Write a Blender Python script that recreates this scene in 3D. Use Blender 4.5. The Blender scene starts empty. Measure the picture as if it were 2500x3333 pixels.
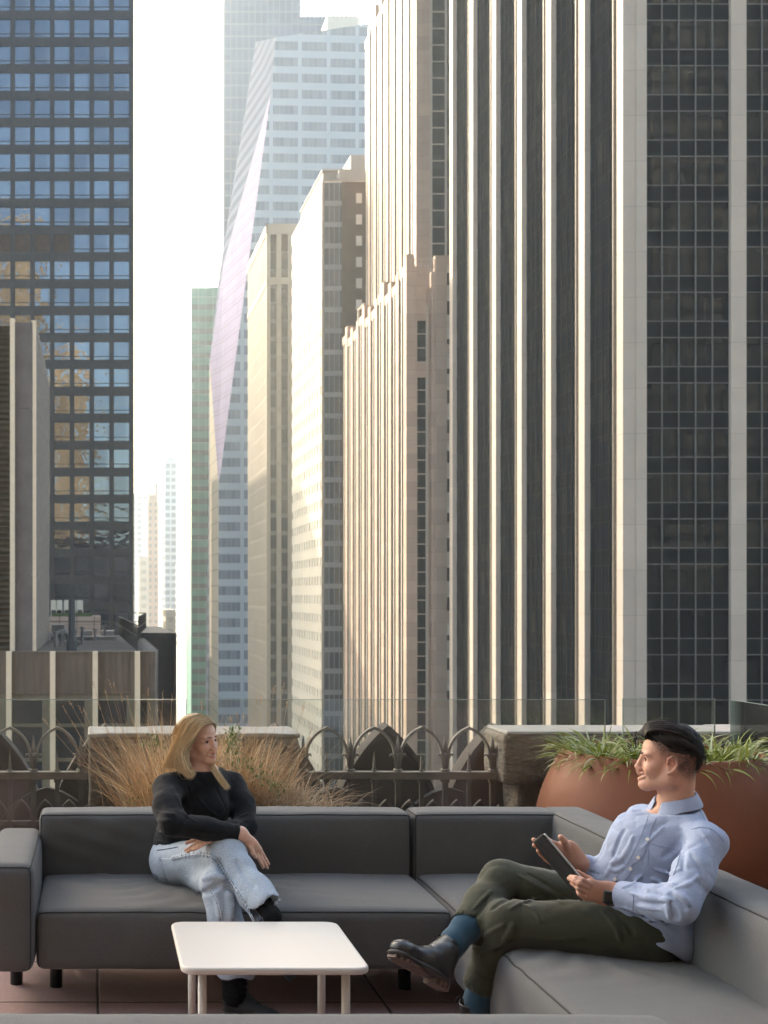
import bpy, bmesh, math, random
import numpy as np
from mathutils import Vector, Matrix, Euler
R = math.radians
random.seed(7); NR = np.random.RandomState(11)
scene = bpy.context.scene
COL = scene.collection
# ------------------------------------------------------------------ camera (level shift-lens view)
FPX, PPX, PPY, CH = 4350.0, 310.0, 1940.0, 1.65      # focal, principal point (photo px), eye height
cam = bpy.data.cameras.new('camera'); camo = bpy.data.objects.new('camera', cam); COL.objects.link(camo)
camo.location = (0, 0, CH); camo.rotation_euler = (R(90), 0, 0)
cam.sensor_fit = 'VERTICAL'; cam.sensor_height = 36.0; cam.lens = 36.0 * FPX / 3333.0
cam.shift_x = (1250 - PPX) / 3333.0; cam.shift_y = (PPY - 1666.5) / 3333.0
cam.clip_start = 0.1; cam.clip_end = 6000
cam.dof.use_dof = True; cam.dof.focus_distance = 5.0; cam.dof.aperture_fstop = 9.0
scene.camera = camo
# ------------------------------------------------------------------ sky, sun, exposure
SUN_AZ = 25.0    # degrees left of the view direction
SUN_EL = 31.0
HAZE = 0.00034
world = bpy.data.worlds.new('World'); scene.world = world; world.use_nodes = True
wn = world.node_tree; wn.nodes.clear()
wo = wn.nodes.new('ShaderNodeOutputWorld'); bg = wn.nodes.new('ShaderNodeBackground'); sky = wn.nodes.new('ShaderNodeTexSky')
sky.sky_type = 'NISHITA'; sky.sun_disc = False; sky.sun_elevation = R(SUN_EL); sky.sun_rotation = R(-SUN_AZ)
sky.altitude = 0; sky.air_density = 1.0; sky.dust_density = 3.0; sky.ozone_density = 1.0
bg.inputs['Strength'].default_value = 0.15
tint = wn.nodes.new('ShaderNodeMix'); tint.data_type = 'RGBA'; tint.blend_type = 'MULTIPLY'; tint.inputs[0].default_value = 1.0; tint.inputs[7].default_value = (1.06, 1.0, .86, 1)
wn.links.new(sky.outputs[0], tint.inputs[6]); wn.links.new(tint.outputs[2], bg.inputs['Color']); wn.links.new(bg.outputs[0], wo.inputs['Surface'])
sl = bpy.data.lights.new('sun', 'SUN'); sl.energy = 2.5; sl.angle = R(0.6); sl.color = (1.0, 0.86, 0.66)
so = bpy.data.objects.new('sun', sl); COL.objects.link(so)
sd = Vector((-math.sin(R(SUN_AZ)) * math.cos(R(SUN_EL)), math.cos(R(SUN_AZ)) * math.cos(R(SUN_EL)), math.sin(R(SUN_EL))))
so.rotation_euler = sd.to_track_quat('Z', 'Y').to_euler(); so.location = sd * 60 + Vector((0, 0, 60))
scene.view_settings.view_transform = 'Standard'; scene.view_settings.look = 'None'
scene.view_settings.exposure = 2.25; scene.view_settings.gamma = 1.0
scene.render.engine = 'CYCLES'
scene.cycles.use_denoising = True
scene.cycles.max_bounces = 8; scene.cycles.diffuse_bounces = 4; scene.cycles.glossy_bounces = 4
scene.cycles.transmission_bounces = 6; scene.cycles.transparent_max_bounces = 16; scene.cycles.volume_bounces = 1
scene.cycles.sample_clamp_indirect = 6.0
# ------------------------------------------------------------------ helpers
def P(u, v, Y): return Vector(((u - PPX) * Y / FPX, Y, CH - (v - PPY) * Y / FPX))
def PX(u, Y): return (u - PPX) * Y / FPX
def PZ(v, Y): return CH - (v - PPY) * Y / FPX
def tag(o, label=None, cat=None, group=None, kind=None):
    if label: o['label'] = label
    if cat: o['category'] = cat
    if group: o['group'] = group
    if kind: o['kind'] = kind
    return o
def empty(name, loc=(0, 0, 0)):
    o = bpy.data.objects.new(name, None); COL.objects.link(o); o.location = loc; o.empty_display_size = .2; return o
def addobj(name, me, parent=None, mats=None):
    o = bpy.data.objects.new(name, me); COL.objects.link(o)
    if mats is not None:
        for m in (mats if isinstance(mats, (list, tuple)) else [mats]): me.materials.append(m)
    if parent is not None:
        o.parent = parent
        o.matrix_parent_inverse = Matrix.Translation(-Vector(parent.location))
    return o
def npmesh(name, V, F, smooth=False, mi=None):
    V = np.asarray(V, dtype=np.float32).reshape(-1, 3); me = bpy.data.meshes.new(name)
    me.vertices.add(len(V)); me.vertices.foreach_set('co', V.ravel())
    if isinstance(F, np.ndarray):
        n, k = F.shape; me.loops.add(n * k); me.loops.foreach_set('vertex_index', F.astype(np.int32).ravel())
        me.polygons.add(n); me.polygons.foreach_set('loop_start', np.arange(0, n * k, k, dtype=np.int32))
        me.polygons.foreach_set('loop_total', np.full(n, k, dtype=np.int32))
    else:
        lt = np.array([len(f) for f in F], dtype=np.int32); fl = np.array([i for f in F for i in f], dtype=np.int32)
        me.loops.add(len(fl)); me.loops.foreach_set('vertex_index', fl)
        me.polygons.add(len(lt)); me.polygons.foreach_set('loop_start', np.concatenate([[0], np.cumsum(lt)[:-1]]).astype(np.int32))
        me.polygons.foreach_set('loop_total', lt)
    if mi is not None: me.polygons.foreach_set('material_index', np.asarray(mi, dtype=np.int32))
    me.polygons.foreach_set('use_smooth', np.full(len(me.polygons), smooth, dtype=bool))
    me.update(calc_edges=True); me.validate()
    return me
class MB:
    """collects boxes, tubes and prisms into one mesh"""
    def __init__(s): s.V = []; s.F = []; s.mi = []
    def add(s, V, F, mi=0):
        b = len(s.V); s.V += [tuple(v) for v in V]; s.F += [tuple(i + b for i in f) for f in F]; s.mi += [mi] * len(F)
    def box(s, x0, x1, y0, y1, z0, z1, mi=0):
        if x0 > x1: x0, x1 = x1, x0
        if y0 > y1: y0, y1 = y1, y0
        if z0 > z1: z0, z1 = z1, z0
        s.add([(x0, y0, z0), (x1, y0, z0), (x1, y1, z0), (x0, y1, z0), (x0, y0, z1), (x1, y0, z1), (x1, y1, z1), (x0, y1, z1)],
              [(0, 3, 2, 1), (4, 5, 6, 7), (0, 1, 5, 4), (1, 2, 6, 5), (2, 3, 7, 6), (3, 0, 4, 7)], mi)
    def tube(s, pts, r, n=8, mi=0, cap=True):
        pts = [Vector(p) for p in pts]; m = len(pts); rr = r if isinstance(r, (list, tuple)) else [r] * m
        V = []; up = None
        for i, p in enumerate(pts):
            t = (pts[min(i + 1, m - 1)] - pts[max(i - 1, 0)]).normalized()
            if up is None: up = t.orthogonal().normalized()
            a = (up - t * up.dot(t)); a = a.normalized() if a.length > 1e-6 else t.orthogonal().normalized(); up = a; b = t.cross(a)
            for k in range(n):
                an = 2 * math.pi * k / n; V.append(p + (a * math.cos(an) + b * math.sin(an)) * rr[i])
        F = [(i * n + k, i * n + (k + 1) % n, (i + 1) * n + (k + 1) % n, (i + 1) * n + k) for i in range(m - 1) for k in range(n)]
        if cap: F += [tuple(range(n - 1, -1, -1)), tuple(range((m - 1) * n, m * n))]
        s.add(V, F, mi)
    def prism(s, poly, axis, a, b, mi=0):
        """poly = 2-D outline; axis 'y': (x,z) outline extruded y=a..b; 'x': (y,z); 'z': (x,y)"""
        def mk(p, t): return {'y': (p[0], t, p[1]), 'x': (t, p[0], p[1]), 'z': (p[0], p[1], t)}[axis]
        n = len(poly); V = [mk(p, a) for p in poly] + [mk(p, b) for p in poly]
        F = [tuple(range(n)), tuple(range(2 * n - 1, n - 1, -1))] + [(i, i + n, (i + 1) % n + n, (i + 1) % n) for i in range(n)]
        s.add(V, F, mi)
    def strip(s, A, B, axis, a, b, mi=0):
        """band between two outlines of equal length, extruded (arches, rings)"""
        for i in range(len(A) - 1): s.prism([A[i], A[i + 1], B[i + 1], B[i]], axis, a, b, mi)
    def build(s, name, mat, parent=None, smooth=False, bevel=0, recalc=True):
        me = npmesh(name, s.V, s.F, smooth, s.mi)
        if recalc:
            bm = bmesh.new(); bm.from_mesh(me); bmesh.ops.recalc_face_normals(bm, faces=bm.faces[:]); bm.to_mesh(me); bm.free()
        o = addobj(name, me, parent, mat)
        if bevel:
            m = o.modifiers.new('bevel', 'BEVEL'); m.width = bevel; m.segments = 3; m.limit_method = 'ANGLE'; m.angle_limit = R(40)
            me.polygons.foreach_set('use_smooth', [True] * len(me.polygons))
            w = o.modifiers.new('wn', 'WEIGHTED_NORMAL'); w.keep_sharp = False
        return o
# ------------------------------------------------------------------ materials
def srgb(r, g, b):
    f = lambda c: (c / 255 / 12.92) if c / 255 <= .04045 else ((c / 255 + .055) / 1.055) ** 2.4
    return (f(r), f(g), f(b))
class NT:
    def __init__(s, name):
        s.m = bpy.data.materials.new(name); s.m.use_nodes = True; s.t = s.m.node_tree; s.n = s.t.nodes; s.l = s.t.links
        s.b = s.n['Principled BSDF']; s.out = s.n['Material Output']; s._tc = None
    def N(s, typ, **kw):
        n = s.n.new('ShaderNode' + typ)
        for k, v in kw.items():
            if k in n.inputs: n.inputs[k].default_value = v
            else: setattr(n, k, v)
        return n
    def L(s, a, b): s.l.new(a, b)
    def pos(s):
        if not s._tc: s._tc = s.N('NewGeometry').outputs['Position']
        return s._tc
    def noise(s, scale, detail=4, rough=.55, vec=None, stretch=None):
        n = s.N('TexNoise'); n.inputs['Scale'].default_value = scale; n.inputs['Detail'].default_value = detail; n.inputs['Roughness'].default_value = rough
        v = vec or s.pos()
        if stretch:
            m = s.N('Mapping'); m.inputs['Scale'].default_value = stretch; s.L(v, m.inputs['Vector']); v = m.outputs[0]
        s.L(v, n.inputs['Vector']); return n.outputs['Fac']
    def mix(s, f, a, b):
        m = s.N('Mix'); m.data_type = 'RGBA'
        for val, idx in ((f, 0), (a, 6), (b, 7)):
            if isinstance(val, (int, float)): m.inputs[idx].default_value = val
            elif isinstance(val, (tuple, list)): m.inputs[idx].default_value = (*val[:3], 1)
            else: s.L(val, m.inputs[idx])
        return m.outputs[2]
    def ramp(s, f, lo, hi, a=0., b=1.):
        m = s.N('MapRange'); m.inputs['From Min'].default_value = lo; m.inputs['From Max'].default_value = hi
        m.inputs['To Min'].default_value = a; m.inputs['To Max'].default_value = b; s.L(f, m.inputs['Value']); return m.outputs[0]
    def math(s, op, a, b=None, c=None):
        m = s.N('Math'); m.operation = op
        for i, v in enumerate((a, b, c)):
            if v is None: continue
            if isinstance(v, (int, float)): m.inputs[i].default_value = v
            else: s.L(v, m.inputs[i])
        return m.outputs[0]
    def bump(s, h, strength=.3, dist=.01):
        b = s.N('Bump'); b.inputs['Strength'].default_value = strength; b.inputs['Distance'].default_value = dist
        s.L(h, b.inputs['Height']); s.L(b.outputs[0], s.b.inputs['Normal']); return b
    def cell(s, sx, sy, sz, seed=0.):
        """random value per grid cell of the given size"""
        v = s.N('VectorMath'); v.operation = 'DIVIDE'; v.inputs[1].default_value = (sx, sy, sz); s.L(s.pos(), v.inputs[0])
        a = s.N('VectorMath'); a.operation = 'ADD'; a.inputs[1].default_value = (.013 + seed, .017 + seed, .011); s.L(v.outputs[0], a.inputs[0])
        f = s.N('VectorMath'); f.operation = 'FLOOR'; s.L(a.outputs[0], f.inputs[0])
        w = s.N('TexWhiteNoise'); w.noise_dimensions = '3D'; s.L(f.outputs[0], w.inputs['Vector']); return w.outputs['Value']
    def set(s, color=None, rough=None, metal=None, spec=None, **kw):
        if color is not None:
            if isinstance(color, (tuple, list)): s.b.inputs['Base Color'].default_value = (*color[:3], 1)
            else: s.L(color, s.b.inputs['Base Color'])
        if rough is not None:
            if isinstance(rough, (int, float)): s.b.inputs['Roughness'].default_value = rough
            else: s.L(rough, s.b.inputs['Roughness'])
        if metal is not None: s.b.inputs['Metallic'].default_value = metal
        if spec is not None: s.b.inputs['Specular IOR Level'].default_value = spec
        for k, v in kw.items(): s.b.inputs[k.replace('_', ' ')].default_value = v
        return s
def mat_plain(name, c, rough=.6, metal=0., var=.15, scale=3., bump=0., bscale=60., spec=.5, stretch=None):
    t = NT(name); n = t.noise(scale, 6, .6, stretch=stretch); lo = tuple(x * (1 - var) for x in c); hi = tuple(min(1, x * (1 + var)) for x in c)
    t.set(t.mix(t.ramp(n, .3, .7), lo, hi), rough, metal, spec)
    if bump: t.bump(t.noise(bscale, 4), bump, .004)
    return t.m
def mat_stone_panel(name, c, pz=1.9, pxy=1.4, var=.12, rough=.75):
    """cladding of stone panels: tone per panel, dark horizontal joints"""
    t = NT(name); cell = t.cell(pxy * 3, pxy * 3, pz); n = t.noise(.6, 5); n2 = t.noise(6, 3)
    lo = tuple(x * (1 - var) for x in c); hi = tuple(min(1, x * (1 + var)) for x in c)
    col = t.mix(cell, lo, hi); col = t.mix(t.ramp(n, .35, .7, 0, .35), col, tuple(x * .75 for x in c)); col = t.mix(t.ramp(n2, .4, .6, 0, .15), col, tuple(x * .8 for x in c))
    sp = t.N('SeparateXYZ'); t.L(t.pos(), sp.inputs[0]); fz = t.math('FRACT', t.math('ADD', t.math('DIVIDE', sp.outputs['Z'], pz), .011))
    j = t.math('LESS_THAN', fz, .05 / pz); col = t.mix(t.math('MULTIPLY', j, .45), col, tuple(x * .35 for x in c))
    t.set(col, rough, 0, .18); return t.m
def mat_glass_pane(name, c0, c1, sx, sy, sz, rough=.04, wob=.02, ior=1.5, tintvar=.5, coat=0., spec=.5, wscale=.35, metal=0., seed=0.):
    """opaque dark glazing: reflective, tone per pane (blinds, rooms), slightly wavy reflections"""
    t = NT(name); cell = t.cell(sx, sy, sz, seed); n = t.noise(.8, 4, stretch=(1, 1, .3))
    f = t.math('MULTIPLY', t.ramp(cell, 1 - tintvar, 1), t.ramp(n, .3, .7, .3, 1)); col = t.mix(f, c0, c1)
    t.set(col, rough, metal, spec, IOR=ior); t.bump(t.noise(wscale, 2, stretch=(1, 1, .55)), 1.0, wob)
    return t.m
# ================================================================== CITY
M = {}
M['pier'] = mat_stone_panel('pier_marble', (.50, .425, .36), 3.9, 9.0, .06, .6)
M['tower_glass'] = mat_glass_pane('tower_glass', (.003, .0035, .005), (.020, .017, .013), 1.5, 1.5, 3.9, .03, .012, 1.5, .35, spec=.14, wscale=.25)
M['tower_frame'] = mat_plain('tower_frame', (.030, .028, .027), .6, spec=.0); M['front_mullion'] = mat_plain('front_mullion', (.11, .105, .10), .45, .1); M['tower_fin'] = mat_plain('tower_fin', (.30, .26, .21), .5, .1)
M['tower_glass_side'] = mat_glass_pane('tower_side_glass', (.006, .008, .011), (.03, .028, .024), 1.5, 1.5, 3.9, .12, .004, 1.5, .35, spec=.0, wscale=.25)
M['spandrel'] = mat_plain('spandrel_glass', (.007, .008, .009), .3, spec=.0)
M['granite'] = mat_stone_panel('pink_granite', (.42, .31, .24), 1.85, 1.5, .12, .6)
M['granite_glass'] = mat_glass_pane('granite_glass', (.008, .013, .015), (.045, .05, .045), 1.3, 1.3, 1.85, .12, .006, 1.5, .4, spec=.06)
M['granite_frame'] = mat_plain('granite_frame', (.42, .36, .30), .5)
M['white_wall'] = mat_stone_panel('white_masonry', (.56, .52, .44), 3.3, 3.0, .04, .5)
M['pale_glass'] = mat_glass_pane('pale_window', (.55, .52, .46), (.80, .76, .68), 1.4, 1.4, 3.3, .25, .01, 1.5, .7, spec=.3)  # pale base colour stands for sky reflected in the panes
M['blue_glass'] = mat_glass_pane('blue_office_glass', (.03, .05, .065), (.16, .17, .17), 1.75, 1.75, 3.66, .05, .012, 1.5, .5)
M['brown_stone'] = mat_stone_panel('brown_stone', (.105, .075, .05), 1.8, 1.2, .15, .6)
M['beige'] = mat_stone_panel('beige_concrete', (.40, .345, .27), 3.7, 2.6, .06, .7)
M['beige_glass'] = mat_glass_pane('beige_glass', (.02, .02, .018), (.12, .11, .09), 1.3, 1.3, 3.7, .06, .01, 1.5, .4)
M['crystal_glass'] = mat_glass_pane('crystal_glass', (.05, .07, .10), (.22, .24, .27), 1.5, 1.5, 4.2, .06, .006, 1.5, .6)
M['crystal_band'] = mat_plain('crystal_fritted_band', (.40, .44, .50), .25, var=.06)
M['crystal_dark'] = mat_glass_pane('crystal_shaded_glass', (.10, .12, .14), (.2, .22, .24), 1.5, 1.5, 2.1, .1, .01, 1.5, .6)
M['green_glass'] = mat_glass_pane('green_glass', (.04, .24, .18), (.09, .34, .27), 2.4, 2.4, 4.0, .2, .01, 1.5, .6, spec=.1)
M['green_pane'] = mat_glass_pane('green_tower_window', (.015, .07, .06), (.04, .11, .10), 2.4, 2.4, 4.0, .1, .01, 1.5, .6, spec=.15)
M['black_steel'] = None
t = NT('black_steel'); n = t.noise(2.2, 5, .6, stretch=(3, 3, .6)); n2 = t.noise(9, 3, .5, stretch=(2, 2, .1))
t.set(t.mix(t.ramp(n, .35, .7), t.mix(t.ramp(n2, .4, .7), (.022, .020, .020), (.04, .036, .034)), (.060, .053, .05)), .45, .2); M['black_steel'] = t.m
t = NT('mirror_window'); cell = t.cell(2.724, 2.724, 3.705, .4); n = t.noise(.5, 2, stretch=(1, 1, 1.6))
t.set(t.mix(cell, (.085, .10, .125), (.14, .165, .20)), .03, .8, .5); t.bump(n, 1.0, .035); M['mirror'] = t.m
def win(name, c=(.02, .03, .04)): t = NT(name); t.set(c, .06); return t.m
M['window_dark'] = win('dark_window')
ZG = -60.0
# ---- street level
mb = MB(); mb.box(-900, 900, -700, 2600, ZG - 1, ZG); tag(mb.build('street', mat_plain('asphalt', (.06, .058, .055), .85)), kind='structure')

def grid_frame_x(mb, x, d, ys, zs, wy, wz, y0, y1, z0, z1, side=-1):
    """piers and bands standing d proud of the plane x, facing side"""
    xa, xb = (x - d, x) if side < 0 else (x, x + d)
    for y in ys: mb.box(xa, xb, y - wy / 2, y + wy / 2, z0, z1)
    for z in zs: mb.box(xa + .012, xb, y0, y1, z - wz / 2, z + wz / 2)
def grid_frame_y(mb, y, d, xs, zs, wx, wz, x0, x1, z0, z1):
    for x in xs: mb.box(x - wx / 2, x + wx / 2, y - d, y, z0, z1)
    for z in zs: mb.box(x0, x1, y - d + .012, y, z - wz / 2, z + wz / 2)
def fr(a, b, s):
    o = []; x = a
    while x < b - 1e-6: o.append(x); x += s
    return o

# ---- black-glass tower with marble piers (right)
T = empty('glass_tower', (50, 120, ZG)); tag(T, 'black glass office tower with full height pale marble piers, at the right of the view', 'building')
C, YF, BAY, FL, ZT = 45.3, 114.6, 9.13, 3.9, 122.0
mb = MB(); mb.box(C + 1.0, C + 40, YF + 1.2, YF + 6 * BAY + 1.2, ZG, ZT - .5); mb.build('core', M['spandrel'], T)
def pier(x0, x1, y0, y1, extra=None):
    mb = MB(); mb.box(x0, x1, y0, y1, ZG, ZT)
    if extra: mb.box(*extra, ZG, ZT - .02)
    return mb.build('pier', M['pier'], T)
for k in range(1, 7): pier(C, C + .75, YF + k * BAY, YF + k * BAY + 1.5)
pier(C, C + 1.12, YF + .12, YF + 1.5, (C + 1.1, C + 2.0, YF, YF + 1.2))     # stepped corner pier
floors = [1.9 + 3.9 * i for i in range(-16, 31)]
def glazing(axis, a0, a1, plane, n=5, mat='tower_glass'):
    g = MB()
    if axis == 'x': g.box(plane, plane + .1, a0, a1, ZG, ZT - .3)
    else: g.box(a0, a1, plane, plane + .1, ZG, ZT - .3)
    go = g.build('glazing', M[mat], T)
    f = MB(); w = (a1 - a0) / n
    for i in range(1, n):
        a = a0 + i * w
        if axis == 'x': f.box(plane - (.30 if i == 1 else .10), plane, a - .06, a + .06, ZG, ZT - .4, 1 if i == 1 else 0)
        else: f.box(a - .045, a + .045, plane - .16, plane, ZG, ZT - .4, 2)
    for z in floors:
        if axis == 'x': f.box(plane - .04, plane, a0, a1, z - .045, z + .045); f.box(plane - .04, plane, a0, a1, z - 1.4 - .045, z - 1.4 + .045)
        else: f.box(a0, a1, plane - .045, plane, z - .04, z + .04, 2); f.box(a0, a1, plane - .045, plane, z - 1.4 - .04, z - 1.4 + .04, 2)
    f.build('mullions', [M['tower_frame'], M['tower_fin'], M['front_mullion']], go)
    s = MB()
    for z in floors:
        if axis == 'x': s.box(plane - .02, plane, a0, a1, z - 1.35, z - .05)
        else: s.box(a0, a1, plane - .02, plane, z - 1.35, z - .05)
    s.build('spandrel_panels', M['spandrel'], go)
for k in range(6): glazing('x', YF + k * BAY + 1.5, YF + (k + 1) * BAY, C + .55, mat='tower_glass_side')
glazing('y', C + 2.0, C + 9.23, YF + .45); pier(C + 9.23, C + 10.55, YF, YF + 1.2)
glazing('y', C + 10.55, C + 18.0, YF + .45); pier(C + 18.0, C + 19.4, YF, YF + 1.2)

# ---- pink granite setback tower
T = empty('granite_tower', (45, 190, ZG)); tag(T, 'pink granite tower with narrow vertical pilasters and a lower stepped wing in front', 'building')
c1, y1a, y1b, zt1 = 41.0, 176.0, 218.0, 45.5
c2, y2a, y2b, zt2 = 44.7, 186.0, 222.0, 95.0
mb = MB(); mb.box(c1 + .31, 52, y1a + .8, y1b, ZG, zt1 - 3); mb.build('wing', M['granite'], T)
mb = MB(); mb.box(c2 + .31, 60, y2a + .8, y2b, ZG, zt2 - 1); mb.build('shaft', M['granite'], T)
def pil(c, ya, yb, zt, step, w, per):
    k = 0; y = ya
    while y < yb - .5:
        mb = MB(); top = zt - (0 if k % 3 else -1.2) - .12 * k * step
        mb.box(c, c + 1.0, y, y + w, ZG, top); mb.build('pilaster', M['granite'], T)
        g = MB(); g.box(c + .18, c + .3, y + w, y + per, ZG, top - 2.5); go = g.build('window_strip', M['granite_glass'], T)
        f = MB(); ym = (y + w + y + per) / 2; f.box(c + .10, c + .18, ym - .05, ym + .42, ZG, top - 1.5); f.build('window_rib', M['granite_frame'], go)
        s = MB(); s.box(c + .08, c + 1.0, y + w + .002, y + per - .002, top - 2.4, top - 1.1); s.build('parapet_block', M['granite'], T)
        y += per; k += 1
pil(c1, y1a + .1, y1b, zt1, 1, 1.75, 4.6)
pil(c2, y2a + .1, y2b, zt2, .3, 1.7, 4.5)
# fronts
mb = MB(); mb.box(c1 + 1.002, c1 + 1.42, y1a, y1a + 1, ZG, zt1 - .5); mb.box(c1 + 1.42, c1 + 2.65, y1a + .3, y1a + 1, 38, zt1 - 2); mb.box(c1 + 1.42, c1 + 2.65, y1a + .3, y1a + 1, 30.5, 32.5)
mb.build('front_pier', M['granite'], T)
g = MB(); g.box(c1 + 1.42, c1 + 2.65, y1a + .55, y1a + .7, ZG, 38); go = g.build('window_strip', M['granite_glass'], T)
f = MB(); [f.box(c1 + 1.42, c1 + 2.65, y1a + .45, y1a + .55, z, z + .12) for z in fr(ZG, 38, 1.85)]; f.box(c1 + 2.65, c1 + 2.95, y1a + .35, y1a + .8, ZG, 40); f.build('transoms', M['granite_frame'], go)
mb = MB(); mb.box(c1 + 3.75, c1 + 6.6, y1a - .0, y1a + 1, ZG, 46.5); mb.box(c1 + 3.35, c1 + 3.75, y1a + .5, y1a + 1.2, ZG, 44.5); mb.build('front_block', M['granite'], T)
k = 0
for z in fr(-12, 45, 3.9):
    g = MB(); g.box(c1 + 5.35, c1 + 6.3, y1a - .025, y1a + .1, z, z + 2.1); w_ = g.build('window', M['granite_glass'], T); k += 1
    b = MB(); b.box(c1 + 5.35, c1 + 6.3, y1a - .035, y1a - .026, z + 2.1 - random.choice([.3, .5, .9, 1.4]), z + 2.1); b.build('roller_shade', M['white_wall'], w_)  # roller shade drawn partway down the window
    g = MB(); g.box(c1 + 5.35, c1 + 6.6, y1a - .02, y1a, z + 2.1, z + 3.9 if k % 3 else z + 2.6); g.build('sill_panel', M['granite_frame'], w_)
g = MB(); g.box(46.9, 48.6, y2a - .1, y2a + .3, 46, zt2 - 2); go = g.build('bay_window', M['granite_glass'], T)
f = MB(); [f.box(46.88, 48.62, y2a - .2, y2a - .1, z, z + .15) for z in fr(46, zt2 - 2, 2.3)]; f.box(48.6, 48.9, y2a - .3, y2a + .3, 46, zt2); f.box(46.6, 46.9, y2a - .1, y2a + .3, 46, zt2); f.build('transoms', M['granite_frame'], go)
g = MB(); g.box(48.9, 49.8, y2a + .1, y2a + .3, 46, zt2 - 2); g.build('bay_window', M['blue_glass'], T)
mb = MB(); mb.box(c2 + 1.002, 46.6, y2a, y2a + 1, ZG, zt2); mb.build('front_pier', M['granite'], T)
r_ = MB()
for x in (c1 + 1.1, c1 + 2.0, c1 + 2.9, c1 + 3.7): r_.tube([(x, y1a + .3, 44), (x, y1a + .3, 46.2)], .05, 5)
for z in (45.2, 46.1): r_.tube([(c1 + 1.1, y1a + .3, z), (c1 + 3.7, y1a + .3, z)], .05, 5)
y = y1a + 30
q_ = MB(); [q_.tube([(c1 + .4, y + dy, 43.0), (c1 + .4, y + dy, 46.8)], .22, 6) for dy in (0, 4)]; q_.tube([(c1 + .4, y, 46.6), (c1 + .4, y + 4, 46.6)], .22, 6); q_.build('roof_frame', M['granite_frame'], T); r_.build('roof_railing', M['granite_frame'], T)

# ---- white gridded building
T = empty('white_office_block', (42, 240, ZG)); tag(T, 'bright white gridded office block with blue glass end and brown stone wall', 'building')
c, ya, yb, zt = 38.9, 230.0, 266.0, 73.2
mb = MB(); mb.box(c + .35, 58, ya + .4, yb, ZG, zt); mb.build('wall', M['pale_glass'], T)
f = MB(); grid_frame_x(f, c + .35, .12, fr(ya + .6, yb, 2.95), fr(ZG, zt + 1, 3.3), 1.5, 1.75, ya, yb, ZG, zt); f.box(c + .15, c + .35, ya, ya + .8, ZG, zt + .02); f.box(c + .18, c + .35, ya, yb, zt - 1.5, zt + .03); f.build('facade_grid', M['white_wall'], T)
g = MB(); g.box(c + .45, 42.45, ya + .1, ya + .4, ZG, zt - .4); go = g.build('glazed_end', M['blue_glass'], T)
f = MB(); grid_frame_y(f, ya + .1, .08, fr(c + .5, 42.4, .87), [], .06, 0, c + .5, 42.4, ZG, zt - .3)
f.build('mullions', M['crystal_band'], go)
mg = mat_plain('grey_spandrel', (.20, .225, .245), .3)
for z in fr(-30, zt - 2, 3.66): f = MB(); f.box(c + .45, 42.44, ya - .0, ya + .098, z, z + .85); f.build('spandrel', mg, go)
mb = MB(); mb.box(c + .12, c + .45, ya - .03, ya + .4, ZG, zt - .2); mb.box(42.45, 43.6, ya - .02, ya + .4, ZG, zt - .25); mb.box(43.6, 52, ya + .05, ya + .4, ZG, zt - .25); mb.build('stone_wall', M['brown_stone'], T)
for z in fr(40, zt - 2, 3.66):
    for x in (44.9, 47.2):
        g = MB(); g.box(x, x + 1.0, ya + .02, ya + .1, z, z + 1.7); g.build('window', M['pale_glass'], T)
mb = MB(); mb.box(39.3, 52, ya + .3, yb - 2, zt, zt + .25); mb.box(40.2, 52, ya + 6, yb - 5, zt + .4, zt + 3.4); mb.box(42.5, 52, ya + 3, ya + 6, zt + .4, zt + 2.8); mb.box(40.0, 54, ya + 5.5, yb - 4.5, zt + 3.4, zt + 3.7); mb.box(45.5, 54, ya + 8, yb - 10, zt + 3.7, zt + 7); mb.build('penthouse', mat_plain('penthouse_panel', (.26, .25, .23), .6), T)

# ---- beige tower with two dark window strips
T = empty('beige_tower', (38, 290, ZG)); tag(T, 'beige concrete tower with two dark vertical window strips on its end wall', 'building')
c, ya, yb, zt = 35.7, 280.0, 316.0, 79.7
mb = MB(); mb.box(c + .4, 50, ya + .5, yb, ZG, zt - .5); mb.build('wall', M['beige_glass'], T)
f = MB(); grid_frame_x(f, c + .4, .06, fr(ya + .6, yb, 1.5), [], .85, .6, ya, yb, ZG, zt); grid_frame_x(f, c + .4, .03, [], fr(ZG, 68, 3.7), .8, .5, ya, yb, ZG, zt); f.box(c + .2, c + .4, ya, ya + .9, ZG, zt + .02); f.box(c + .2, c + .4, ya, yb, zt - 2, zt); f.box(c + .25, c + .4, ya, yb, 67, 68.2); f.build('facade_piers', M['beige'], T)
mb = MB()
for x0, x1 in ((c + .2, c + 1.02), (c + 2.3, c + 3.3), (c + 4.65, 50)): mb.box(x0 + (.201 if x0 == c + .2 else 0), x1, ya - .0, ya + .5, ZG, zt)
mb.box(c + 1.02, c + 2.3, ya, ya + .5, zt - 2.2, zt); mb.box(c + 3.3, c + 4.65, ya, ya + .5, zt - 2.2, zt); mb.box(c + 1.02, c + 2.3, ya, ya + .5, 67, 68.4); mb.box(c + 3.3, c + 4.65, ya, ya + .5, 67, 68.4)
mb.build('end_wall', M['beige'], T)
for x0, x1 in ((c + 1.02, c + 2.3), (c + 3.3, c + 4.65)):
    g = MB(); g.box(x0, x1, ya + .3, ya + .45, ZG, zt - 2); go = g.build('window_strip', M['beige_glass'], T)
    mg = mat_plain('beige_spandrel', (.11, .10, .085), .5)
    for z in fr(-30, zt - 3, 3.7): f = MB(); f.box(x0, x1, ya + .2, ya + .3, z, z + (.9 if z < 66 else .3)); f.build('spandrel', mg, go)

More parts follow.
